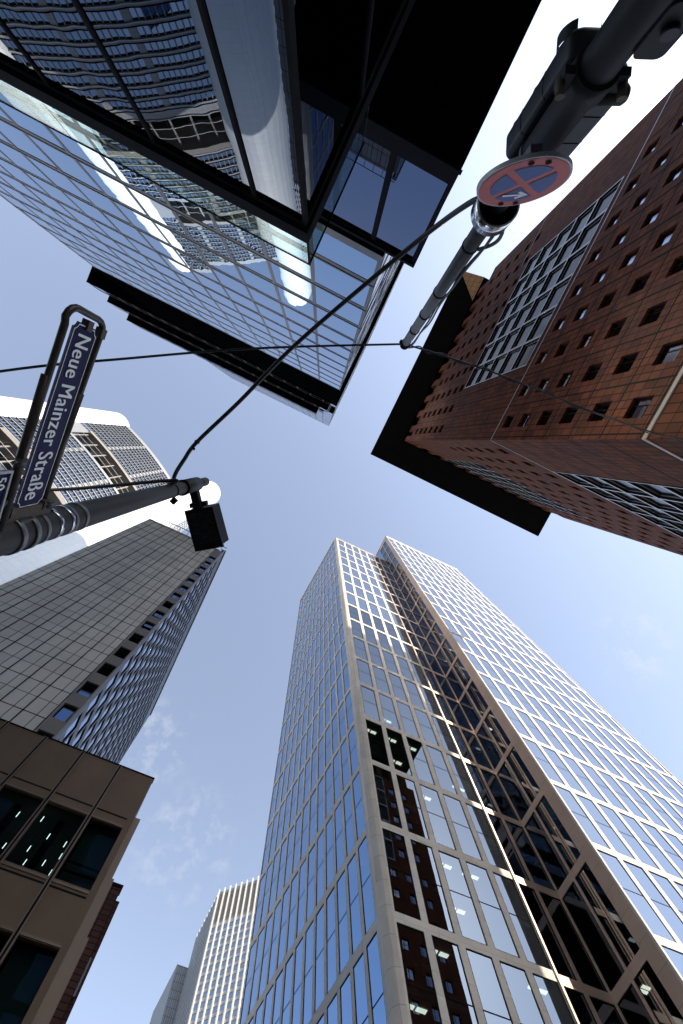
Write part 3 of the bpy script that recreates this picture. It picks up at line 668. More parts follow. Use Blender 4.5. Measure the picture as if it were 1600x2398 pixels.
# ------------------------------------------------------------------ far pale tower with cream pilasters
eu = thing('cream_striped_tower', 'far pale tower with sunlit cream vertical stripes and a grey ribbed flank', 'office tower', (65, 240, 0))
F = Facade(); wall = MB(); EH = 210.0
e0 = Vector((51.7, 237.3)); ed = Vector((math.cos(math.radians(-45)), math.sin(math.radians(-45)))); en = Vector((ed.y, -ed.x))
e1 = e0 + ed * 34
rows = [(G + 1 + 3.4 * i, G + 1 + 3.4 * i + 2.1) for i in range(57)]
rows = [r for r in rows if r[1] < 193]
F.wall(wall, tuple(e0), tuple(e1), G, 193.6, [(.75 + 3.15 * i, .75 + 3.15 * i + 2.3, a, c) for i in range(10) for a, c in rows], .1, 'pale', glass='glass_far', fw=.06, tilt=.003)
F.wall(wall, tuple(e0), tuple(e1), 193.6, EH, [(.9 + 3.15 * i + .25 + .6 * k, .9 + 3.15 * i + .55 + .6 * k, 194.5, EH - .4, None) for i in range(10) for k in range(3)], .25, 'crownrib')
lf = [(51.7, 237.3), (52.0, 268.0)]
wall.face([(52.0, 268, G), (51.7, 237.3, G), (51.7, 237.3, EH - 1), (52.0, 268, EH - 1)], 'greyrib')
wall.prism([tuple(e0 + Vector((0.01, .3))), tuple(e1), tuple(e1 + Vector((20, 25))), (85, 290), (52.0, 268)], EH - 1.2, EH - 1, 'roofing')
wall.build('tower_wall', eu)
pl = MB()
for i in range(12):
    o = e0 + ed * (.0 + 3.15 * i); pl.obox((*o, G), (*(ed * .62), 0), (*(en * .4), 0), (0, 0, EH + 1.6 - G), 'cream')
pl.build('pilaster', eu)
lw = MB(); lw.prism([(46.0, 268.0), (52.6, 268.0), (52.6, 300), (46.0, 300)], G, 196, 'greyrib'); lw.prism([(43.6, 276), (45.99, 276), (45.99, 310), (43.6, 310)], G, 170, 'greyrib')
for i in range(9): lw.box(51.4, 51.69, 238.5 + 3.3 * i, 239.3 + 3.3 * i, G, EH - .2, 'pale')
lw.build('flank_rib', eu)
F.build(eu)

# ------------------------------------------------------------------ dark block further down the street, mirrored in the stone tower
db = thing('dark_stone_block', 'dark office block mirrored low down in the left windows of the stone grid tower', 'building', (-15, 80, 0))
w = MB(); w.box(-30, -1.2, 62, 118, G, 36.0, 'darkstone', top='roofing'); w.build('block_wall', db)
w = MB(); w.box(-24, -6, 68, 100, 36.01, 40.5, 'darkstone'); w.build('roof_storey', db)
for i in range(14):
    for j in range(8): w = MB(); w.face([(-1.19, 63 + 3.9 * i, 2 + 4.1 * j), (-1.19, 65.6 + 3.9 * i, 2 + 4.1 * j), (-1.19, 65.6 + 3.9 * i, 4.6 + 4.1 * j), (-1.19, 63 + 3.9 * i, 4.6 + 4.1 * j)], 'glass_dark'); w.build('window', db)

# ------------------------------------------------------------------ bronze-clad corner building
bb = thing('bronze_clad_building', 'low bronze panelled building with dark windows and small pendant lights inside', 'building', (-10, 22, 0))
F = Facade(); wall = MB(); bx1, by, BHt = -0.38, 16.2, 18.0
px = [bx1 - .14, -1.9, -3.55, -5.2, -6.85, -8.5, -10.15, -11.8]
wz = [(12.98, 15.35), (8.1, 11.25), (3.2, 7.0)]
# front faces -y: travel from -x to +x
wall2 = []
for i in range(len(px) - 1):
    a, c = px[i + 1] + .085, px[i] - .085
    for z0, z1 in wz: wall2.append((a + 11.95, c + 11.95, z0, z1))
F.wall(wall, (-11.95, by), (bx1, by), G + .1, BHt, wall2, 0.16, 'bronzepanel', reveal='bronzefin', glass='glass_brown', fw=0.02, frame='gasket')
wall.face([(bx1, by, G), (bx1, 19.6, G), (bx1, 19.6, BHt), (bx1, by, BHt)], 'bronzefin'); wall.face([(-11.95, 19.6, G), (-11.95, by, G), (-11.95, by, BHt), (-11.95, 19.6, BHt)], 'bronzepanel')
wall.face([(-11.95, by, BHt), (bx1, by, BHt), (bx1, 19.6, BHt), (-11.95, 19.6, BHt)], 'roofing'); wall.build('panel_wall', bb)
fn = MB()
for x in px[1:]:
    for dx in (-.075, .035): fn.box(x + dx, x + dx + .04, by - .05, by, G + .1, BHt - .01, 'bronzefin')
    fn.box(x - .034, x + .034, by - .012, by, G + .1, BHt - .01, 'gasket')
fn.box(-11.9, bx1 + .02, by - .03, by + .25, BHt, BHt + .05, 'gasket')
fn.build('vertical_fin', bb)
jn = MB()
for i in range(len(px) - 1):
    for z in (15.78, 12.72): jn = MB(); jn.box(px[i + 1] + .085, px[i] - .085, by - .006, by, z - .03, z + .03, 'gasket'); jn.build('panel_joint', bb)
    for z in (15.37, 12.84, 11.27): jn = MB(); jn.box(px[i + 1] + .085, px[i] - .085, by - .03, by, z, z + .07, 'bronzefin'); jn.build('sill_strip', bb)
fs = MB()                                            # stepped fins on the corner return
for k, (xx, z1) in enumerate(((-.14, 16.0), (-.06, 13.6), (.02, 11.8), (.1, 9.6))):
    x0 = (bx1 if k == 0 else (-.14, -.06, .02)[k - 1])
    fs.box(x0 + .001, xx, by + .02 + .03 * k, by + .5, G + .1, z1, 'bronzefin')
fs.build('corner_fin', bb)
it = MB(); it.box(-11.8, bx1 - .05, by + 3.1, by + 3.3, G, 17, 'interior')
for z0, z1 in wz: it.box(-11.8, bx1 - .1, by + .25, by + 3.0, z1 + .12, z1 + .4, 'interior'); it.box(-11.8, bx1 - .1, by + .25, by + 3.0, z0 - .35, z0 - .1, 'interior')
it.box(-2.02, -1.84, by + .3, by + 3.0, G, 17, 'interior')
for z0, z1 in wz:
    for x in (-1.2, -2.75, -4.4): it.box(x - .12, x + .12, by + .7, by + .9, z0 - .1, z1 + .12, 'gasket')
    it.box(-1.75, -.5, by + .5, by + .53, z0, z1 + .1, 'blind')
    for q in (.55, .85): it.box(-1.85, -.5, by + .28, by + .33, z0 + q, z0 + q + .06, 'gasket')
it.build('interior', bb)
rnd = random.Random(11)
for z0, z1 in wz[:1]:
    for i in range(6):
        for j in range(4):
            x = -2.15 - .55 * i + rnd.uniform(-.16, .16); y = by + .55 + .75 * j + rnd.uniform(-.15, .15); zt = z1 - .15 - rnd.uniform(0, .55)
            l = MB(); l.tube([(x, y, zt - .22), (x, y, zt)], .013, 'pendant', 8); l.tube([(x, y, zt), (x, y, z1 + .12)], .004, 'gasket', 5); l.build('pendant_light', bb)
F.build(bb)
# built at the size it was drawn, then brought to its true distance and size
for o in [q for q in bpy.data.objects if q.parent == bb or (q.parent and q.parent.parent == bb)]:
    off = Vector(bb['_o'])
    for v in o.data.vertices:
        w_ = Vector(v.co) + off; v.co = Vector((w_.x * .85, w_.y * .85, (w_.z - ZO) * .85 + ZO if w_.z > 2.2 else w_.z)) - off
rb = thing('red_tiled_house', 'dark red tiled house rising just behind the bronze panelled corner', 'building', (-5, 30, 0))
w = MB(); w.box(-5.7, .42, 24.15, 24.5, G, 19.9, 'redbrick'); w.box(-.1, .62, 24.51, 36, G, 19.6, 'redbrick'); w.build('tiled_wall', rb)
w = MB(); w.box(-5.7, .47, 24.1, 24.6, 19.905, 20.05, 'gasket'); w.build('roof_edge', rb)
w = MB()
for i, z in enumerate((15.5, 12, 8.5, 5)): w.box(.421, .50, 24.2, 24.32, z, z + 1.4, 'slab_edge')
w.box(.43, .55, 24.3, 24.4, G, 11.2, 'galv'); w.build('downpipe', rb)
# ------------------------------------------------------------------ street lamp on the corner
def lerp(a, c, t): return tuple(a[i] + (c[i] - a[i]) * t for i in range(3))
LA, LB = (-1.287, 1.068, G), (-1.165, 1.139, 6.0)
def lp(h): return lerp(LA, LB, (h - G) / (6.0 - G))
lamp = thing('street_lamp', 'dark tapering street lamp post with metal bands and a square floodlight head', 'street lamp', (LA[0], LA[1], 0))
b = MB(); b.tube([lp(G), lp(G + .9), lp(2.3), lp(3.6), lp(5.35)], [.115, .10, .092, .082, .066], 'polegrey', 32); b.build('post', lamp, merge=True)
b = MB(); b.tube([lp(5.07), lp(5.62)], .085, 'polegrey', 28); b.tube([lp(5.05), lp(5.075)], .09, 'gasket', 28); b.tube([lp(5.621), lp(6.02)], .056, 'polegrey', 24); b.build('post_sleeve', lamp, merge=True)
for h, w, m in ((2.50, .030, 'dullband'), (2.625, .036, 'steel'), (2.745, .032, 'steel'), (2.785, .026, 'dullband'), (2.906, .036, 'dullband'), (1.2, .04, 'steel')):
    b = MB(); b.tube([lp(h - w / 2), lp(h + w / 2)], [.0945 - (h - 2.5) * .007] * 2, m, 32); b.build('strap', lamp, merge=True)
a0, a1 = Vector(lp(5.47)), Vector((-1.0, 1.385, 5.50)); d = (a1 - a0); sd2 = Vector((-d.y, d.x, 0)).normalized() * .045
b = MB(); b.obox(a0 - sd2 - Vector((0, 0, .055)), d, sd2 * 2, (0, 0, .11), 'blackplastic'); b.build('arm', lamp)
hc = [Vector((-1.149, 1.478, 0)), Vector((-.870, 1.280, 0)), Vector((-.553, 1.684, 0)), Vector((-.835, 1.884, 0))]
hd = MB(); cc = sum(hc, Vector()) / 4
def ring(k, z): return [tuple(cc + (p - cc) * k + Vector((0, 0, z))) for p in hc]
r0, r1, r2, r3 = ring(1.0, 5.50), ring(1.0, 5.56), ring(.92, 5.60), ring(.97, 5.88)
for q0, q1 in ((r0, r1), (r1, r2), (r2, r3)):
    for i in range(4): j = (i + 1) % 4; hd.face([q0[i], q0[j], q1[j], q1[i]], 'blackplastic')
hd.face(r3, 'blackplastic')
ri, rj = ring(.80, 5.50), ring(.66, 5.57)
for i in range(4):
    j = (i + 1) % 4; hd.face([r0[j], r0[i], ri[i], ri[j]], 'blackplastic'); hd.face([ri[j], ri[i], rj[i], rj[j]], 'reflector')
hd.face(rj[::-1], 'reflector')
hd.build('lamp_head', lamp)
b = MB(); u, v = (hc[1] - hc[0]) / 2, (hc[3] - hc[0]) / 2
pts = [tuple(cc + v * .08 + u * .42 * math.cos(t) + v * .46 * math.sin(t) + Vector((0, 0, 5.535))) for t in [2 * math.pi * i / 28 for i in range(28)]]
b.tube(pts + [pts[0]], .012, 'reflector', 8, cap=False); b.build('reflector_rim', lamp, merge=True)
b = MB(); b.face(ring(.80, 5.512)[::-1], 'lens'); b.build('lens', lamp)
b = MB(); m0 = (hc[0] + hc[1]) / 2; uu = (hc[1] - hc[0]).normalized()
b.obox(tuple(m0 - uu * .1 + Vector((-.01, -.02, 5.50))), tuple(uu * .2), (-.03, -.045, 0), (0, 0, .10), 'blackplastic'); b.build('hinge', lamp)
b = MB(); b.tube([lp(4.70), lp(4.735)], .0755, 'gasket', 20); q = Vector(lp(4.70)); b.obox(tuple(q + Vector((.05, .05, -.02))), (.05, .02, 0), (-.02, .05, 0), (0, 0, .06), 'gasket'); b.build('cable_clamp', lamp, merge=True)

# ------------------------------------------------------------------ street name plate in its tube frame
def text_mesh(body, bold=0.0):
    c = bpy.data.curves.new('lettering', 'FONT'); c.body = body; c.size = 1.0; c.offset = bold; c.resolution_u = 5; c.space_character = 1.06; c.space_word = 0.9
    o = bpy.data.objects.new('lettering', c); COL.objects.link(o); bpy.context.view_layer.update()
    me = bpy.data.meshes.new_from_object(o.evaluated_get(bpy.context.evaluated_depsgraph_get()))
    bpy.data.objects.remove(o); return me
def place_text(body, org, xd, length, cap_h, m, parent, bold=0.012, th=0.0):
    me = text_mesh(body, 0.0); xs = [v.co.x for v in me.vertices]; x0, x1 = min(xs), max(xs)
    sx, sy = length / (x1 - x0), cap_h / 0.70
    xd = Vector(xd).normalized(); n = Vector((xd.y, -xd.x, 0)); off = Vector(parent['_o'])
    for v in me.vertices:
        v.co = Vector(org) + Vector((0, 0, ZO)) + xd * ((v.co.x - x0) * sx) + Vector((0, 0, 1)) * (v.co.y * sy) - off
    import bmesh
    bm = bmesh.new(); k = bold * sx
    for c, dx in enumerate((-k, 0.0, k)):
        t = me.copy(); t.transform(Matrix.Translation(xd * dx + n * (.0004 * c))); bm.from_mesh(t); bpy.data.meshes.remove(t)
    bm.to_mesh(me); bm.free()
    me.materials.clear(); me.materials.append(M[m]); o = bpy.data.objects.new('lettering', me); COL.objects.link(o); o.parent = parent
    return o
sg = thing('street_name_sign', 'navy plate reading Neue Mainzer Straße in a dark tube frame on the lamp post', 'street sign', (-1.24, .5, 0))
SO = Vector((-1.262, -.005, 2.245)); SX = Vector((.050, .955, 0)); SL = SX.length; SX.normalize(); SN = Vector((SX.y, -SX.x, 0)); SH = .215
def notched(ins, r, n=7):
    """outline with concave corners, in plate coordinates"""
    o = []
    for (cx, cy, a) in ((0, 0, 90), (SL, 0, 180), (SL, SH, 270), (0, SH, 0)):
        arcp = []
        for k in range(n + 1):
            t = math.radians(a - 90 * k / n); arcp.append((cx + r * math.cos(t), cy + r * math.sin(t)))
        o += arcp
    return [(min(max(x, ins), SL - ins), min(max(y, ins), SH - ins)) for x, y in o]
def sp(x, y, d=0.0): return tuple(SO + SX * x + Vector((0, 0, y)) + SN * d)
b = MB(); oc = [(0, 0), (SL, 0), (SL, SH), (0, SH)]
oo = notched(.001, .028); n = len(oo)
b.face([sp(x, y, .004) for x, y in oo], 'signblue'); b.face([sp(x, y, -.004) for x, y in reversed(oo)], 'signblue')
for i in range(n): j = (i + 1) % n; b.face([sp(*oo[i], -.004), sp(*oo[j], -.004), sp(*oo[j], .004), sp(*oo[i], .004)], 'signgrey')
b.build('plate', sg)
b = MB(); ia, ib = notched(.008, .036), notched(.0125, .0405)
for i in range(n): j = (i + 1) % n; b.face([sp(*ia[i], .0065), sp(*ia[j], .0065), sp(*ib[j], .0065), sp(*ib[i], .0065)], 'signwhite')
b.build('border_line', sg)
place_text('Neue Mainzer Straße', sp(.052, .052, .0075), SX, .858, .118, 'signwhite', sg, bold=0.020)
b = MB(); hb, ht, yf2 = 2.135, 2.515, -.055
pts = [(-1.175, 1.02, hb), (-1.19, .80, hb), (-1.232, .03, hb)] + [(-1.24 - .010 * math.sin(t), .03 - .085 * math.sin(t), (hb + .085) - .085 * math.cos(t)) for t in (math.radians(x) for x in (20, 40, 60, 80, 90))]
pts += [(-1.262 + .0, .03 - .085 * math.sin(t), (ht - .085) - .085 * math.cos(t)) for t in (math.radians(x) for x in (90, 110, 130, 150, 170))] + [(-1.268, .03, ht), (-1.245, .70, ht), (-1.235, 1.0, ht)]
b.tube(pts, .0165, 'tube', 14); b.tube([(-1.226, .27, hb), (-1.178, 1.0, hb)], .0215, 'tube', 14); b.tube([(-1.258, .33, ht), (-1.236, .99, ht)], .0215, 'tube', 14); b.build('tube_frame', sg, merge=True)
for (x, y) in ((-.02, SH + .012), (-.025, SH * .42), (SL - .02, SH + .01), (SL - .015, -.03)):
    b = MB(); b.obox(sp(x, y, -.018), tuple(SX * .05), (0, 0, .045), tuple(SN * .036), 'rust'); b.build('clip', sg)
for h in (2.29, 2.40):
    b = MB(); b.tube([lp(h - .018), lp(h + .018)], .1015, 'dullband', 28); b.build('clamp_band', sg, merge=True)
b = MB(); q = Vector(lp(2.34)); b.obox(tuple(q + Vector((-.03, -.16, -.20))), (.055, 0, 0), (0, .07, 0), (0, 0, .42), 'rust'); b.obox(tuple(q + Vector((-.045, -.10, -.05))), (.09, 0, 0), (0, .03, 0), (0, 0, .11), 'galv'); b.build('bracket', sg)
for hh, yy in ((2.135, .86), (2.135, .68), (2.515, .95)):
    b = MB(); b.tube([(-1.197, yy - .02, hh), (-1.195, yy + .02, hh)], .025, 'galv', 14); b.tube([(-1.197, yy, hh - .05), (-1.197, yy, hh + .03)], .007, 'galv', 8); b.build('pipe_clamp', sg, merge=True)
hn = thing('house_number_sign', 'small navy plate with the number 50 below the street name sign', 'number sign', (-1.15, .9, 0))
NO = Vector((-1.166, .700, 1.80)); NX = Vector((.03, .36, 0)).normalized(); NN = Vector((NX.y, -NX.x, 0))
b = MB(); b.obox(tuple(NO), tuple(NX * .40), (0, 0, .245), tuple(NN * -.006), 'signblue'); b.build('plate', hn)
b = MB()
for o, e, f in (((0, 0), (.40, 0), (0, .012)), ((0, .233), (.40, 0), (0, .012)), ((0, .0121), (.012, 0), (0, .2208)), ((.388, .0121), (.012, 0), (0, .2208))):
    b.obox(tuple(NO + NX * o[0] + Vector((0, 0, o[1])) + NN * .0005), tuple(NX * e[0] + Vector((0, 0, e[1]))), tuple(NX * f[0] + Vector((0, 0, f[1]))), tuple(NN * .008), 'signgrey')
b.build('rim', hn)
place_text('50 - 4', tuple(NO + NX * .030 + Vector((0, 0, .160)) + NN * .003), NX, .150, .062, 'signwhite', hn, bold=0.018)
b = MB(); b.tube([tuple(NO + NX * .2 + Vector((0, 0, .24)) - NN * .012), (-1.187, .87, 2.12)], .012, 'galv', 10); b.build('hanger', hn, merge=True)

# ------------------------------------------------------------------ traffic signal mast
def tp(h):
    t = (h - 1.9) / 1.585; return (.36 + .026 * t, -1.865 - .088 * t, h)
mast = thing('signal_mast', 'thick grey steel mast with a chrome collar and a thin pole rising out of it', 'mast', (tp(G)[0], tp(G)[1], 0))
b = MB(); b.tube([tp(G), tp(2.0), tp(2.75)], [.086, .080, .079], 'darkpole', 32); b.tube([tp(2.751), tp(3.40)], [.066, .066], 'darkpole', 32); b.build('lower_mast', mast, merge=True)
b = MB(); c0, c1 = Vector(tp(3.30)), Vector(tp(3.47))
NSEG = 40
def circ(c, r): return [tuple(c + Vector((r * math.cos(2 * math.pi * i / NSEG), r * math.sin(2 * math.pi * i / NSEG), 0))) for i in range(NSEG)]
k0, k1, k2, k3 = circ(c0, .145), circ(c1, .145), circ(c0, .135), circ(c1 - Vector((0, 0, .02)), .135)
for i in range(NSEG):
    j = (i + 1) % NSEG; b.face([k0[i], k0[j], k1[j], k1[i]], 'steel', True); b.face([k2[j], k2[i], k3[i], k3[j]], 'blackplastic', True); b.face([k0[j], k0[i], k2[i], k2[j]], 'steel')
b.face(k1, 'blackplastic'); b.face(k3[::-1], 'blackplastic'); b.build('collar', mast, merge=True)
MT = (.5, -1.894, 7.31); m0 = tp(3.47)
b = MB(); b.tube([m0, lerp(m0, MT, .5), MT], [.064, .062, .060], 'galv', 24); b.build('upper_pole', mast, merge=True)
for t in (.12, .40, .60, .78, .97):
    q = lerp(m0, MT, t); q2 = lerp(m0, MT, t + .008); b = MB(); b.tube([q, q2], .069, 'gasket', 20); b.build('cable_tie', mast, merge=True)
b = MB()
for off, ph in ((.078, 0.4), (.085, 2.0)):
    pts = []
    for i in range(25):
        t = i / 24; q = Vector(lerp(m0, MT, t)); w = .012 * math.sin(9 * t + ph) + .006 * math.sin(23 * t)
        pts.append(tuple(q + Vector((off + w, .03 + w, 0))))
    b.tube(pts, .010, 'wire', 8)
q = Vector(m0); b.tube([(q.x + .075 + .075 * math.sin(math.pi * i / 12), q.y + .045, q.z - .12 + .52 * i / 12) for i in range(13)], .014, 'wire', 10)
b.build('mast_cable', mast, merge=True)
b = MB(); q = Vector(MT); b.tube([tuple(q + Vector((-.09, 0, -.03))), tuple(q + Vector((.09, 0, .02)))], .03, 'gasket', 10); b.tube([tuple(q + Vector((0, 0, -.04))), tuple(q + Vector((0, 0, .05)))], .075, 'gasket', 18); b.build('wire_clamp', mast, merge=True)
b = MB(); b.tube([tp(2.08), tp(2.20)], .098, 'darkpole', 28)
U = Vector((.899, -.438, 0)); NV = Vector((.438, .899, 0))
for sgn in (-1, 1): b.obox(tuple(Vector(tp(2.09)) + U * (sgn * .112 - .028) + NV * .0), tuple(U * .056), tuple(NV * .035), (0, 0, .10), 'darkpole')
b.build('clamp_ring', mast, merge=True)
for sgn in (-1, 1):
    b = MB(); c = Vector(tp(2.14)) + U * sgn * .135 + NV * .02; b.tube([tuple(c), tuple(c + NV * .07)], .022, 'rust', 6); b.build('bolt', mast, merge=True)
b = MB(); b.tube([tp(2.70), tp(2.73)], .086, 'galv', 28); b.tube([tuple(Vector(tp(1.0)) + U * .088), tuple(Vector(tp(2.7)) + U * .088)], .013, 'wire', 8); b.build('conduit', mast, merge=True)
def rbox(mb, c, w, d, h0, h1, r, m, n=6):
    """upright housing: rounded rectangle in elevation (along U), extruded along NV"""
    o = []
    for sx, sz, a in ((1, 1, 0), (-1, 1, 90), (-1, -1, 180), (1, -1, 270)):
        for k in range(n + 1):
            t = math.radians(a + 90 * k / n); o.append((sx * (w / 2 - r) + r * math.cos(t), (h1 - r if sz > 0 else h0 + r) + r * math.sin(t)))
    c = Vector((c[0], c[1], 0)); f = [tuple(c + U * x + NV * (d / 2) + Vector((0, 0, z))) for x, z in o]; k_ = [tuple(c + U * x - NV * (d / 2) + Vector((0, 0, z))) for x, z in o]
    mb.face(f[::-1] if (Vector(f[1]) - Vector(f[0])).cross(Vector(f[2]) - Vector(f[1])).dot(NV) < 0 else f, m); mb.face(k_ if (Vector(k_[1]) - Vector(k_[0])).cross(Vector(k_[2]) - Vector(k_[1])).dot(NV) < 0 else k_[::-1], m)
    for i in range(len(o)):
        j = (i + 1) % len(o); q = [f[i], f[j], k_[j], k_[i]]
        nn = (Vector(q[1]) - Vector(q[0])).cross(Vector(q[2]) - Vector(q[1])); mid = (Vector(q[0]) + Vector(q[2])) / 2 - c - Vector((0, 0, (h0 + h1) / 2))
        mb.face(q if nn.dot(mid) > 0 else q[::-1], m, True)
def signal(cx, cy, w, d, h0, h1, label, lens_side, nvis=1):
    sgt = thing('traffic_signal', label, 'traffic signal', (cx, cy, 0))
    b = MB(); rbox(b, (cx, cy), w, d, h0, h1, .065, 'greenblack'); h_ = b.build('housing', sgt, merge=True); bv = h_.modifiers.new('bevel', 'BEVEL'); bv.width = .03; bv.segments = 4; bv.angle_limit = math.radians(40)
    c = Vector((cx, cy, 0))
    for k in (1, 2):
        b = MB(); z = h0 + (h1 - h0) * k / 3; rr = [tuple(c + U * x + NV * y + Vector((0, 0, z))) for x, y in ((-w / 2, d / 2 - .03), (-w / 2 + .009, d / 2 - .009), (-w / 2 + .03, d / 2), (w / 2 - .03, d / 2), (w / 2 - .009, d / 2 - .009), (w / 2, d / 2 - .03), (w / 2, -d / 2 + .03), (w / 2 - .009, -d / 2 + .009), (w / 2 - .03, -d / 2), (-w / 2 + .03, -d / 2), (-w / 2 + .009, -d / 2 + .009), (-w / 2, -d / 2 + .03))]; b.tube(rr + [rr[0]], .003, 'gasket', 6); b.build('seam', sgt)
    for k, m in enumerate(('greenlens', 'lens', 'redlens')):
        z = h0 + (h1 - h0) * (k + .5) / 3; s0 = c + NV * (lens_side * d / 2) + Vector((0, 0, z)); ax = NV * lens_side
        b = MB(); rr = min(.085, w / 2 - .012)
        b.face([tuple(s0 + ax * .004 + U * rr * math.cos(2 * math.pi * i / 24) + Vector((0, 0, rr * math.sin(2 * math.pi * i / 24)))) for i in range(24)], m); b.build('lens', sgt)
        if k >= nvis: continue
        b = MB()
        for i in range(-3, 16):
            a, e = math.pi * i / 12, math.pi * (i + 1) / 12; q = lambda t, l: tuple(s0 + U * (rr + .006) * math.cos(t) + Vector((0, 0, (rr + .006) * math.sin(t))) + ax * l)
            b.face([q(a, 0), q(e, 0), q(e, .055), q(a, .055)], 'blackplastic', True)
        b.build('visor', sgt, merge=True)
    b = MB(); q = c - NV * 0; p = Vector(tp(h0 + .12)); z = h0 + .12
    for z in (h0 + .13, h1 - .12): p = Vector(tp(z)); b.tube([tuple(p), tuple(c + Vector((0, 0, z)))], .022, 'blackplastic', 10)
    b.build('bracket', sgt, merge=True)
    return sgt
signal(.305, -2.005, .19, .13, 2.16, 2.90, 'long dark signal head hanging on the camera-facing left flank of the mast', -1).__setitem__('label', 'long dark signal head with rounded ends, beside the mast towards the glass tower')
signal(.480, -2.05, .15, .12, 2.26, 2.86, 'dark signal head half hidden behind the mast, beside the terracotta tower', -1, 0)
sb = thing('sounder_tube', 'short black horizontal tube sticking out from the mast above its clamp ring', 'signal sounder', (.45, -1.75, 0))
b = MB(); s0 = Vector(tp(2.22)) + U * .06 + NV * .02; b.tube([tuple(s0), tuple(s0 + U * .125), tuple(s0 + U * .14)], [.04, .04, .03], 'blackplastic', 20); b.build('tube', sb, merge=True)
pb = thing('push_button_box', 'black request box strapped low on the mast at the top edge of the view', 'push button', (.5, -1.7, 0))
b = MB(); c = Vector((.462, -1.875, 1.80)); rbox(b, (c.x, c.y), .12, .10, 1.70, 1.93, .03, 'blackplastic'); b.build('housing', pb, merge=True)
b = MB(); b.tube([tuple(c + NV * .05 + Vector((0, 0, 0))), tuple(c + NV * .07)], .03, 'greenblack', 16); b.build('button', pb, merge=True)

# ------------------------------------------------------------------ no-stopping sign
ns = thing('no_stopping_sign', 'round faded red and blue no-stopping sign with a white arrow, fixed to the mast', 'road sign', (.389, -1.719, 0))
SC = Vector((.375, -1.695, 2.635)); RS = .238; su, sn = Vector((.866, -.5, 0)), Vector((.5, .866, 0))
def dp(x, z, d): return tuple(SC + su * x + Vector((0, 0, z)) + sn * d)
# seen from the front, U runs to the right
N2 = 64
b = MB(); f = [dp(RS * math.cos(2 * math.pi * i / N2), RS * math.sin(2 * math.pi * i / N2), 0) for i in range(N2)]; k_ = [dp(RS * math.cos(2 * math.pi * i / N2), RS * math.sin(2 * math.pi * i / N2), -.022) for i in range(N2)]
def facing(q, nrm): return q if (Vector(q[1]) - Vector(q[0])).cross(Vector(q[2]) - Vector(q[1])).dot(nrm) > 0 else q[::-1]
b.face(facing(f, sn), 'signgrey'); b.face(facing(k_, -sn), 'signgrey')
for i in range(N2): j = (i + 1) % N2; b.face([f[j], f[i], k_[i], k_[j]], 'signgrey', True)
b.build('disc', ns)
b = MB(); b.face(facing([dp(.955 * RS * math.cos(2 * math.pi * i / N2), .955 * RS * math.sin(2 * math.pi * i / N2), .0025) for i in range(N2)], sn), 'signred'); b.build('red_field', ns)
hw2, rb2 = .085 * RS, .70 * RS
a_off = math.asin(hw2 / rb2)
for k in range(4):
    base = math.radians(45 + 90 * k); q = []
    c45 = (hw2 * math.sqrt(2) * math.cos(base + math.pi / 4), hw2 * math.sqrt(2) * math.sin(base + math.pi / 4)); q.append(dp(*c45, .005))
    for i in range(15):
        t = base + a_off + (math.pi / 2 - 2 * a_off) * i / 14; q.append(dp(rb2 * math.cos(t), rb2 * math.sin(t), .005))
    b = MB(); b.face(facing(q, sn), 'signsky'); b.build('blue_field', ns)
b = MB(); ay = .43 * RS
for q in ([(-.30, -.035), (.20, -.035), (.20, .035), (-.30, .035)], [(.30, 0), (.06, .17), (.02, .10), (.17, 0)], [(.30, 0), (.17, 0), (.02, -.10), (.06, -.17)]):
    b.face(facing([dp(x * RS * 1.0, ay + z * RS, .0075 if abs(z) >= 0 else 0) for x, z in q], sn), 'signwhite')
b.build('arrow', ns)
for x, z in ((-.18, .82), (.18, .82), (-.18, -.82), (.18, -.82)):
    b = MB(); b.face(facing([dp(x * RS + .016 * math.cos(i * math.pi / 8), z * RS + .016 * math.sin(i * math.pi / 8), .0075) for i in range(16)], sn), 'gasket'); b.build('bolt_hole', ns)
b = MB(); b.obox(dp(-.03, -.16, -.10), tuple(su * .06), (0, 0, .32), tuple(sn * .076), 'galv'); b.build('bracket', ns)

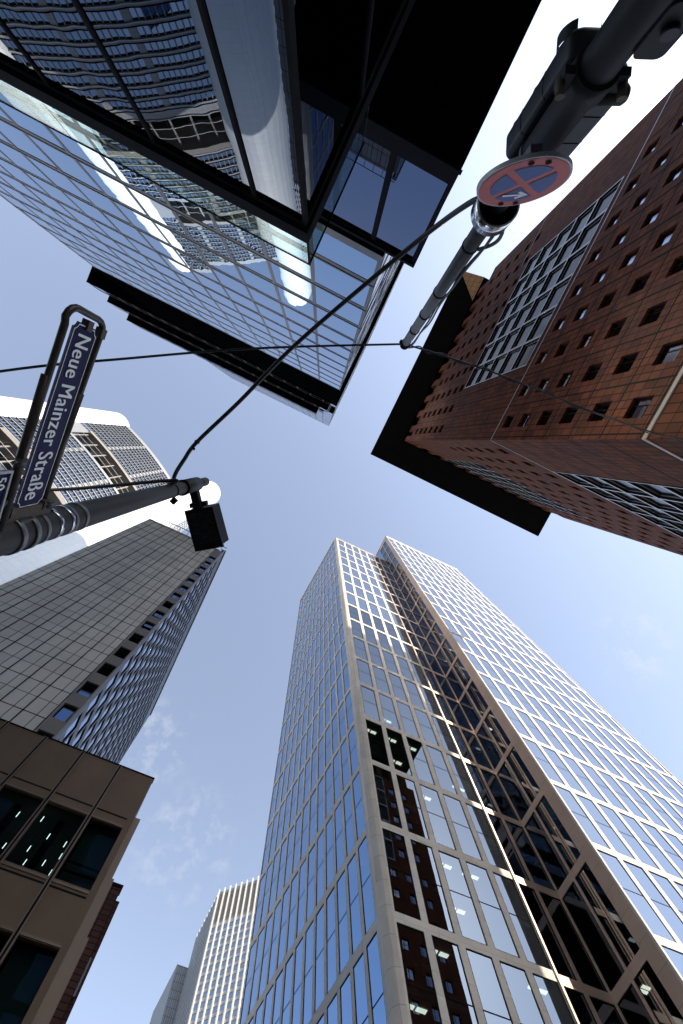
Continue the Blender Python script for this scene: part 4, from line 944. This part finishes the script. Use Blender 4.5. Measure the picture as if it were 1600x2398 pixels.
# ------------------------------------------------------------------ wires
def sag(p, q, s, n=14):
    return [(p[0] + (q[0] - p[0]) * i / n, p[1] + (q[1] - p[1]) * i / n, p[2] + (q[2] - p[2]) * i / n - s * 4 * (i / n) * (1 - i / n)) for i in range(n + 1)]
def smooth(pts, n=8):
    o = []
    for i in range(len(pts) - 1):
        p0, p1, p2, p3 = (Vector(pts[max(0, min(len(pts) - 1, i + k))]) for k in (-1, 0, 1, 2))
        for k in range(n):
            t = k / n; o.append(tuple(.5 * ((2 * p1) + (p2 - p0) * t + (2 * p0 - 5 * p1 + 4 * p2 - p3) * t * t + (3 * p1 - p0 - 3 * p2 + p3) * t ** 3)))
    return o + [tuple(pts[-1])]
b = MB(); tl = [(-13.0, 6.6, 8.9), (-9.0, 3.7, 8.6), (-5.424, 1.309, 8.2), (-3.505, .171, 8.0), (-1.59, -.863, 7.6), (.47, -1.885, 7.31)]
b.tube(smooth(tl), .012, 'wire', 8); b.tube(smooth([(x, y + .03, z + .05 - .03 * i) for i, (x, y, z) in enumerate(tl)]), .012, 'wire', 8)
tag(b.build('span_wire', loc=(0, 0, 0), merge=True), 'thin twin black span wire from the thin mast top across the dark tower', 'wire')
b = MB(); tr_ = [(.53, -1.90, 7.31), (1.953, -2.184, 7.5), (6.21, -3.04, 8.6), (11.5, -5.2, 10.2), (16.96, -8.7, 12.2)]
b.tube(smooth(tr_), .014, 'wire', 8)
tw = smooth(tr_, 40); b.tube([(p[0], p[1] + .03 * math.sin(i * .45), p[2] + .03 * math.cos(i * .45)) for i, p in enumerate(tw)], .010, 'wire', 6)
tag(b.build('span_wire', loc=(0, 0, 0), merge=True), 'twisted black span wire from the thin mast top to the terracotta tower', 'wire')
b = MB(); b.tube(smooth([(.30, -1.98, 3.42), (.22, -2.03, 3.62), (-.034, -1.849, 4.25), (-.647, -.79, 4.80), (-.965, .008, 4.92), (-1.19, .58, 4.90), (-1.224, .80, 4.84), (-1.222, .95, 4.74), (-1.20, 1.06, 4.71)]), .021, 'wire', 10)
for q, w in (((-1.19, .58, 4.90), .028), ((-1.2, .66, 4.885), .026)): b.tube([(q[0], q[1] - .012, q[2]), (q[0], q[1] + .012, q[2])], w, 'wire', 10)
tag(b.build('power_cable', loc=(0, 0, 0), merge=True), 'thick black cable sagging from the chrome mast collar to the street lamp post', 'cable')
b = MB(); b.tube(smooth([(-1.235, 1.07, 4.70), (-1.24, 1.03, 4.62), (-2.6, 1.86, 5.25), (-4.7, 3.0, 6.9), (-8.0, 5.0, 8.2)]), .018, 'wire', 8)
tag(b.build('power_cable', loc=(0, 0, 0), merge=True), 'straight black cable running level behind the street name sign to the lamp post', 'cable')
